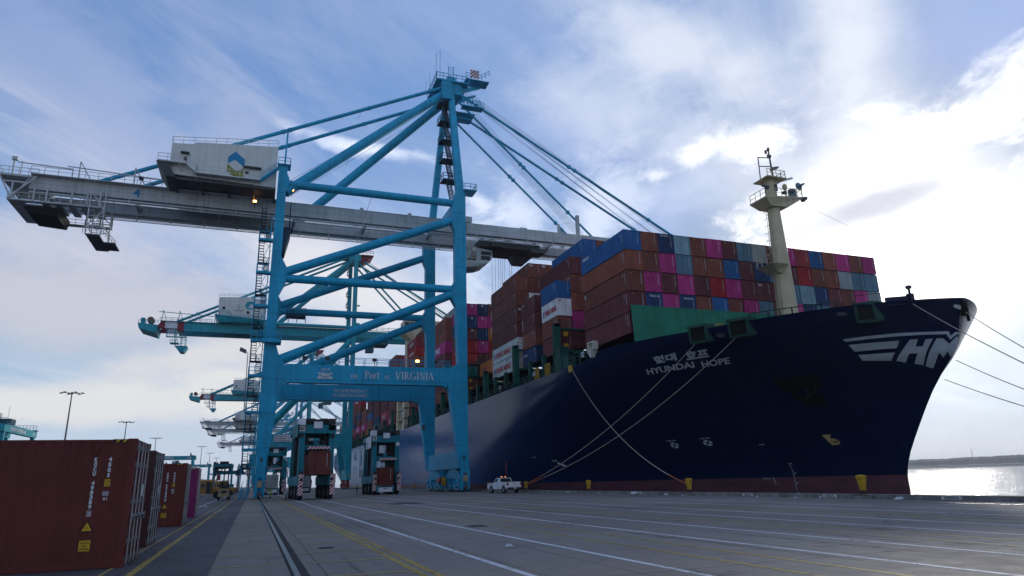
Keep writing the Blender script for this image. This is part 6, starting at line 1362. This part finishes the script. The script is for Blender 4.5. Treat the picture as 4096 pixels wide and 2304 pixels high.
def make_pickup():
    # local x forward, y to the left; origin on the ground below the middle
    root=empty('pickup_truck',(0,0,0),0,'white pickup truck with a red flag and amber roof lights parked by the quay edge','pickup')
    prof=[(-2.85,.62),(-2.35,.55)]+[p for p in reversed(arch(0,0,.55,-1.75,.50))][0:]+[(-1.2,.52),(1.15,.52)]+[p for p in reversed(arch(0,0,.55,1.72,.50))]+[(2.3,.5),(2.75,.55),(2.82,.85),(2.75,1.12),(2.5,1.2),(1.25,1.28),(1.12,1.30),(-.55,1.30),(-.58,1.36),(-2.8,1.36),(-2.86,1.2)]
    b=MB().prism(prof,lambda a,c,t:(a,-.98+t,c),1.96); bo=b.build('body',M_white,root)
    MB().box(-2.72,-.62,-.80,.80,1.30,1.365).build('bed_liner',M_trim,bo)
    cab=MB(); v=[(-.55,-.95,1.30),(1.25,-.95,1.28),(1.25,.95,1.28),(-.55,.95,1.30),(-.42,-.80,1.88),(.42,-.80,1.90),(.42,.80,1.90),(-.42,.80,1.88)]; cab.hexa(v); co=cab.build('cab',M_white,root)
    g=MB(); 
    for s in(-1,1):
        y=lambda z:s*(.955-.155*(z-1.3)/.6+.006)
        g.add([(-.18,y(1.36),1.36),(1.02,y(1.36),1.36),(.36,y(1.82),1.82),(-.14,y(1.82),1.82)],[(0,1,2,3)])
    g.add([(-.535+.01*-1,-.80,1.42),(-.535-.01,.80,1.42),(-.45-.01,.70,1.80),(-.45-.01,-.70,1.80)],[(0,1,2,3)]); g.add([(1.19,-.84,1.34),(1.19,.84,1.34),(.48,.72,1.86),(.48,-.72,1.86)],[(0,1,2,3)]); g.build('window',M_glass,co)
    MB().box(.35,.40,-.99,-.97,.7,1.32).box(.05,.20,-1.0,-.98,1.12,1.16).build('door_seam',M_trim,bo)
    for s in(-1,1):
        MB().box(.95,1.12,s*1.0-.1,s*1.0+.1,1.36,1.55).build('mirror',M_trim,co)
        MB().box(-2.89,-2.70,s*.90-.075,s*.90+.095,.98,1.30).build('tail_lamp',M_tail,bo)
        for x in(-1.75,1.72): wheel(root,x,s*.86,.40,.40,.27,'Y')
    t=MB().box(-2.885,-2.84,-.78,.78,.80,1.34); t.build('tailgate',M_white,bo); MB().box(-2.90,-2.885,-.12,.12,1.14,1.22).build('tailgate_handle',M_trim,bo); MB().box(-3.0,-2.8,-.95,.95,.50,.72).build('rear_bumper',M_trim,bo); MB().box(-3.01,-2.995,-.18,.18,.56,.68).build('licence_plate',M_wtext,bo)
    l=MB().box(-.1,.12,-.45,.45,1.92,1.98); l.build('light_bar',M_trim,co); MB().box(-.06,.08,-.34,-.22,1.98,2.06).box(-.06,.08,.22,.34,1.98,2.06).build('beacon',mat('lit_amber_beacon',(.8,.35,.1),.4,0,0,emit=((1.,.30,.08),1.5)),co)
    f=MB().tube((-.7,.0,1.3),(-.62,.0,3.9),.018,6); fo=f.build('flag_pole',M_trim,root)
    n=6; fl=MB(); vs=[]
    for i in range(n+1):
        t_=i/n; w=.62*(1-t_*.92); vs+=[(-.655+.0,.03*math.sin(t_*5),2.35+1.5*t_),(-.655-w,.12*math.sin(t_*4+.6),2.25+1.55*t_)]
    fl.add(vs,[(2*i,2*i+1,2*i+3,2*i+2) for i in range(n)]).build('flag',mat('dark_red_flag',(.20,.03,.035),.8),fo)
    MB().box(-2.6,-1.0,-.6,.6,1.34,1.44).build('tool_box',M_under,root)
    return root
pk=make_pickup(); pk.location=(30.2,84.0,0); pk.rotation_euler=(0,0,R(98))
M_bus=mat('school_bus_yellow',(.36,.175,.035),.42,0,.1,.8,.12)
def make_bus():
    root=empty('school_bus',(0,0,0),0,'school bus with open door, nearest of the two, behind the magenta container','bus','school buses'); B=lambda: MB()
    b=B().prism([(-1.2,.72),(1.2,.72),(1.2,2.55),(1.05,2.95),(.6,3.12),(-.6,3.12),(-1.05,2.95),(-1.2,2.55)],lambda a,c,t:(-9.0+t,a,c),9.0); bo=b.build('body',M_bus,root)
    h=B().prism([(-1.0,.75),(1.0,.75),(1.0,1.55),(.8,1.78),(-.8,1.78),(-1.0,1.55)],lambda a,c,t:(t,a*(1-.0*t),c-.12*t/1.9),1.9).build('hood',M_bus,root)
    B().box(1.85,2.0,-.9,.9,.55,.85).build('front_bumper',M_trim,root); B().box(1.89,1.93,-.5,.5,.95,1.45).build('grille',M_trim,h)
    s=B()
    for z in(.98,1.32,1.62): s.box(-8.95,-1.0,-1.225,-1.20,z,z+.06)
    s.build('rub_rail',M_trim,bo)
    w=B(); 
    for k in range(8): w.box(-8.7+k*.98,-7.95+k*.98,-1.222,-1.2,1.8,2.45)
    w.build('window',M_glass,bo); B().box(-.0,.02,-1.0,1.0,1.75,2.75).build('windscreen',M_glass,bo)
    B().box(-.95,-.1,-1.23,-1.2,.8,2.65).build('door_opening',M_shadow,bo); B().box(-.12,-.06,-1.85,-1.2,.85,2.6).build('door',M_bus,bo)
    lettering('lettering','SCHOOL BUS',lambda u_,v_:(-2.6+2.2*u_,-1.22,2.62+.2*v_),M_ink,bo)
    for x in(-6.4,.85):
        for y in(-.95,.95): wheel(root,x,y,.5,.5,.3,'Y',M_trim)
        B().lathe([(.50,-.04),(.66,-.04),(.66,.04),(.50,.04)],(x,-1.08 if x<0 else -1.0,.52),16,'Y').build('wheel_arch',M_trim,root)
    B().box(1.5,1.6,-1.35,-1.1,1.75,2.1).build('mirror',M_trim,root); return root
bu=make_bus(); bu.location=(-6.3,131,0); bu.rotation_euler=(0,0,R(-6))
c=copy_tree(bu); c.location=(-5.2,165,0); c.rotation_euler=(0,0,R(-10)); c['label']='second school bus, partly hidden behind the forklift and nearer bus'
def make_forklift():
    root=empty('forklift',(0,0,0),0,'tan forklift seen from behind, beside the nearest school bus','forklift'); B=lambda: MB(); mt_=mat('tan_forklift_paint',(.30,.22,.11),.5,0,.15,2)
    b=B().hexa([(-.72,0,.45),(.72,0,.45),(.72,2.2,.45),(-.72,2.2,.45),(-.62,.05,1.55),(.62,.05,1.55),(.66,2.1,1.2),(-.66,2.1,1.2)]); bo=b.build('counterweight',mt_,root); B().box(-.35,.35,-.02,.05,.95,1.3).build('radiator_grille',M_shadow,bo)
    g=B()
    for x in(-.55,.55): g.beam((x,.15,1.5),(x*.92,.5,2.35),.09); g.beam((x,2.,1.2),(x*.92,1.7,2.35),.08)
    g.box(-.58,.58,.45,1.8,2.33,2.4)
    for k in range(5): g.box(-.5+k*.22,-.42+k*.22,.45,1.8,2.4,2.45)
    g.build('overhead_guard',M_shadow,root); B().box(-.3,.3,.9,1.3,1.4,2.0).build('seat',M_trim,root)
    m_=B()
    for x in(-.4,.4): m_.box(x-.06,x+.06,2.35,2.5,.2,2.7)
    for z in(.5,1.5,2.6): m_.box(-.45,.45,2.38,2.46,z,z+.1)
    for x in(-.3,.3): m_.box(x-.06,x+.06,2.5,3.6,.1,.16)
    m_.build('mast',M_shadow,root)
    for x,y,r in((-.62,.45,.33),(.62,.45,.33),(-.66,1.85,.42),(.66,1.85,.42)): wheel(root,x,y,r,r,.3,'X',M_under)
    f=B().tube((-.55,.2,2.3),(-.62,.15,3.6),.02,5); fo=f.build('flag_pole',M_trim,root); B().add([(-.6,.15,3.55),(-.95,.2,3.3),(-.9,.15,2.75),(-.58,.16,2.7)],[(0,1,2,3),(3,2,1,0)]).build('flag',mat('dark_red_flag',(.2,.03,.035),.8),fo)
    return root
fk=make_forklift(); fk.location=(-3.75,107.2,0); fk.scale=(1.05,1.05,1.0)
b=MB().lathe([(.22,0),(.22,.04),(.14,.05),(.03,.72),(0.02,.74)],(4.1,92.6,0),14).build('traffic_cone',mat('dark_orange_cone',(.10,.03,.015),.7)); tag(b,'dark traffic cone on the apron left of straddle carrier 82','cone')
def skin_body(name,verts,edges,radii,root_i,mt_,parent,smooth=2):
    me=bpy.data.meshes.new(name); me.from_pydata([Vector(v) for v in verts],edges,[]); o=bpy.data.objects.new(name,me); C.objects.link(o)
    sm=o.modifiers.new('skin','SKIN'); 
    lay=me.skin_vertices[0].data if me.skin_vertices else None
    if lay is None:
        bm=bmesh.new(); bm.from_mesh(me); bm.verts.layers.skin.verify(); bm.to_mesh(me); bm.free(); lay=me.skin_vertices[0].data
    for i,r_ in enumerate(radii): lay[i].radius=(r_,r_) if not isinstance(r_,tuple) else r_; lay[i].use_root=(i==root_i)
    sb=o.modifiers.new('sub','SUBSURF'); sb.levels=smooth; sb.render_levels=smooth
    dg=bpy.context.evaluated_depsgraph_get(); dg.update(); m2=bpy.data.meshes.new_from_object(o.evaluated_get(dg)); bpy.data.objects.remove(o)
    for p in m2.polygons: p.use_smooth=True
    m2.materials.clear(); m2.materials.append(mt_); n=bpy.data.objects.new(name,m2); C.objects.link(n); n.parent=parent; return n
M_skin=mat('skin',(.22,.12,.08),.6,0,0); M_vest=mat('hi_vis_yellow_green',(.30,.52,.02),.7,0,.08,4); M_refl=mat('reflective_band',(.55,.57,.55),.4); M_jacket=mat('dark_jacket',(.02,.022,.028),.8,0,.1,3); M_trou=mat('brown_trousers',(.10,.055,.025),.85,0,.15,3); M_hat=mat('white_hard_hat',(.62,.63,.62),.35,0,0); M_boot=mat('dark_boots',(.03,.025,.02),.7)
def person(label,pose,loc,rz,mats,hat):
    jk,tr=mats
    root=empty('person',loc,rz,label,'person')
    J=pose; V=[];E=[];Rr=[];idx={}
    def add(n,p,r_): idx[n]=len(V); V.append(p); Rr.append(r_)
    for n,(p,r_) in J.items(): add(n,p,r_)
    for a,b in(('pelvis','waist'),('waist','chest'),('chest','neck'),('neck','chin'),('chin','skull'),('skull','crown'),('chest','shl'),('shl','ell'),('ell','wrl'),('wrl','pal'),('chest','shr'),('shr','elr'),('elr','wrr'),('wrr','par'),('pelvis','hil'),('hil','knl'),('knl','anl'),('anl','tol'),('pelvis','hir'),('hir','knr'),('knr','anr'),('anr','tor')): E.append((idx[a],idx[b]))
    for s,pal,wr in(('l','pal','wrl'),('r','par','wrr')):
        d=(Vector(J[pal][0])-Vector(J[wr][0])).normalized(); side=Vector((0,1,0)); t=Vector(J[pal][0])
        for k in range(4):
            L=(.062,.075,.07,.055)[k]; o_=side*(.028-.019*k); add(f'{s}f{k}a',tuple(t+d*.02+o_),.0095); add(f'{s}f{k}b',tuple(t+d*(.02+L*.6)+o_+Vector((.006,0,0))),.0088); add(f'{s}f{k}c',tuple(t+d*(.02+L)+o_+Vector((.018,0,0))),.008)
            E+=[(idx[pal],idx[f'{s}f{k}a']),(idx[f'{s}f{k}a'],idx[f'{s}f{k}b']),(idx[f'{s}f{k}b'],idx[f'{s}f{k}c'])]
        w=Vector(J[wr][0]); add(f'{s}ta',tuple(w.lerp(t,.6)+Vector((.03,.02,0))),.011); add(f'{s}tb',tuple(w.lerp(t,.6)+d*.04+Vector((.045,.025,0))),.009); E+=[(idx[wr],idx[f'{s}ta']),(idx[f'{s}ta'],idx[f'{s}tb'])]
    body=skin_body('body',V,E,Rr,idx['pelvis'],tr,root,2)
    me=body.data; me.materials.append(jk); me.materials.append(M_skin); me.materials.append(M_boot); me.materials.append(M_vest)
    P=lambda n: Vector(J[n][0])
    for p in me.polygons:
        c=p.center; best=min(J,key=lambda n:(P(n)-c).length)
        p.material_index={'neck':2,'chin':2,'skull':2,'crown':2,'pal':2,'par':2,'waist':4,'chest':4,'shl':4,'shr':4,'ell':1,'elr':1,'wrl':1,'wrr':1,'anl':3,'anr':3,'tol':3,'tor':3}.get(best,0)
        if min((Vector(J[k][0])-c).length for k in('pal','par'))<.13: p.material_index=2
    # face, hat, vest band
    sk=P('skull'); up_=(P('crown')-P('chin')).normalized(); fwv=Vector((1,0,0)); fwv=(fwv-up_*fwv.dot(up_)).normalized(); sd=up_.cross(fwv)
    f=MB(); at=lambda a,b,c: sk+fwv*a+sd*b+up_*c
    for s in(-1,1): f.lathe([(.004,-.004),(.012,0),(.004,.004)],at(.088,.032*s,.005),8,'X')
    f.build('eye',M_ink,root); f=MB(); f.hexa([at(.085,-.014,-.045),at(.085,.014,-.045),at(.115,.010,-.042),at(.115,-.010,-.042),at(.085,-.010,.01),at(.085,.010,.01),at(.092,.006,.01),at(.092,-.006,.01)]); f.build('nose',M_skin,root)
    f=MB(); f.box(0,.001,0,.001,0,.001); f=MB().hexa([at(.07,-.025,-.082),at(.07,.025,-.082),at(.093,.02,-.082),at(.093,-.02,-.082),at(.07,-.025,-.072),at(.07,.025,-.072),at(.093,.02,-.072),at(.093,-.02,-.072)]); f.build('mouth',mat('lip',(.2,.07,.06),.6),root)
    e=MB()
    for s in(-1,1): e.hexa([at(-.012,s*.078,-.03),at(.014,s*.078,-.03),at(.014,s*.098,-.03),at(-.012,s*.098,-.03),at(-.016,s*.078,.03),at(.018,s*.078,.03),at(.018,s*.098,.03),at(-.016,s*.098,.03)])
    e.build('ear',M_skin,root)
    hm=MB(); rot=Matrix((fwv,sd,up_)).transposed(); prof=[(.150,.03),(.150,.045),(.125,.05),(.122,.09),(.095,.145),(.045,.175),(.005,.18)]
    tmp=MB().lathe(prof,(0,0,0),18); hm.add([sk+rot@Vector(v) for v in tmp.v],tmp.f); hm.build('hard_hat',hat,root,True)
    hr=MB(); tmp=MB().lathe([(.088,-.05),(.103,-.02),(.108,.03)],(-.012,0,0),14); hr.add([sk+rot@Vector(v) for v in tmp.v],tmp.f); hr.build('hair',mat('dark_hair',(.02,.015,.012),.8),root,True)
    return root,P
def stand():
    J={'pelvis':((0,0,.97),(.15,.125)),'waist':((.0,0,1.12),(.17,.125)),'chest':((.0,0,1.34),(.185,.13)),'neck':((.01,0,1.50),.062),'chin':((.025,0,1.575),.064),'skull':((.02,0,1.665),.092),'crown':((.01,0,1.74),.07),
     'shl':((0,.20,1.43),.078),'ell':((-.03,.25,1.15),.052),'wrl':((.08,.24,.93),.036),'pal':((.12,.23,.85),.034),'shr':((0,-.20,1.43),.078),'elr':((-.03,-.25,1.15),.052),'wrr':((.10,-.22,.95),.036),'par':((.15,-.20,.875),.034),
     'hil':((0,.095,.88),.105),'knl':((.02,.105,.50),.068),'anl':((0,.11,.09),.05),'tol':((.17,.13,.045),.04),'hir':((0,-.095,.88),.105),'knr':((.0,-.105,.50),.068),'anr':((-.02,-.11,.09),.05),'tor':((.15,-.13,.045),.04)}
    return J
p1,P=person('person in a white hard hat and hi-vis vest standing left of carrier 79',stand(),(15.1,108.6,0),R(0),(M_jacket,M_trou),M_hat)
v=MB().lathe([(.225,1.12),(.228,1.16)],(0,0,0),16); v.v=[(x*.68,y,z) for x,y,z in v.v]; v.build('reflective_band',M_refl,p1)
J=stand(); mv=lambda n,p: J.__setitem__(n,(p,J[n][1]))
mv('waist',(.10,0,1.08)); mv('chest',(.30,0,1.22)); mv('neck',(.43,0,1.30)); mv('chin',(.50,0,1.32)); mv('skull',(.56,0,1.39)); mv('crown',(.60,0,1.45)); mv('shl',(.34,.20,1.27)); mv('ell',(.42,.24,1.0)); mv('wrl',(.60,.16,.86)); mv('pal',(.68,.13,.84)); mv('shr',(.34,-.2,1.27)); mv('elr',(.42,-.24,1.0)); mv('wrr',(.60,-.16,.90)); mv('par',(.68,-.13,.88)); mv('pelvis',(-.04,0,.98)); mv('hil',(-.04,.095,.89)); mv('hir',(-.04,-.095,.89)); mv('knl',(.06,.11,.5)); mv('anl',(-.02,.12,.09)); mv('tol',(.15,.13,.045))
M_vtr=mat('hi_vis_trousers',(.30,.45,.02),.75,0,.1,4)
p2,P=person('person in hi-vis clothing leaning towards the wheels of the near crane leg',J,(2.55,106.4,0),R(165),(M_jacket,M_vtr),mat('red_hard_hat',(.25,.04,.03),.4,0,0))
# ------------------------------------------------------------------ air
mt=bpy.data.materials.new('harbour_haze'); mt.use_nodes=True; t=mt.node_tree; t.nodes.clear(); q=NT(t)
pv=q.n('ShaderNodeVolumePrincipled',{'Color':(.80,.86,.95,1),'Density':.00011,'Anisotropy':.35}); o_=q.n('ShaderNodeOutputMaterial'); t.links.new(pv.outputs[0],o_.inputs['Volume'])
hz_=MB().box(-4000,9500,-3500,9500,-7,110).build('haze',mt); tag(hz_,kind='stuff')
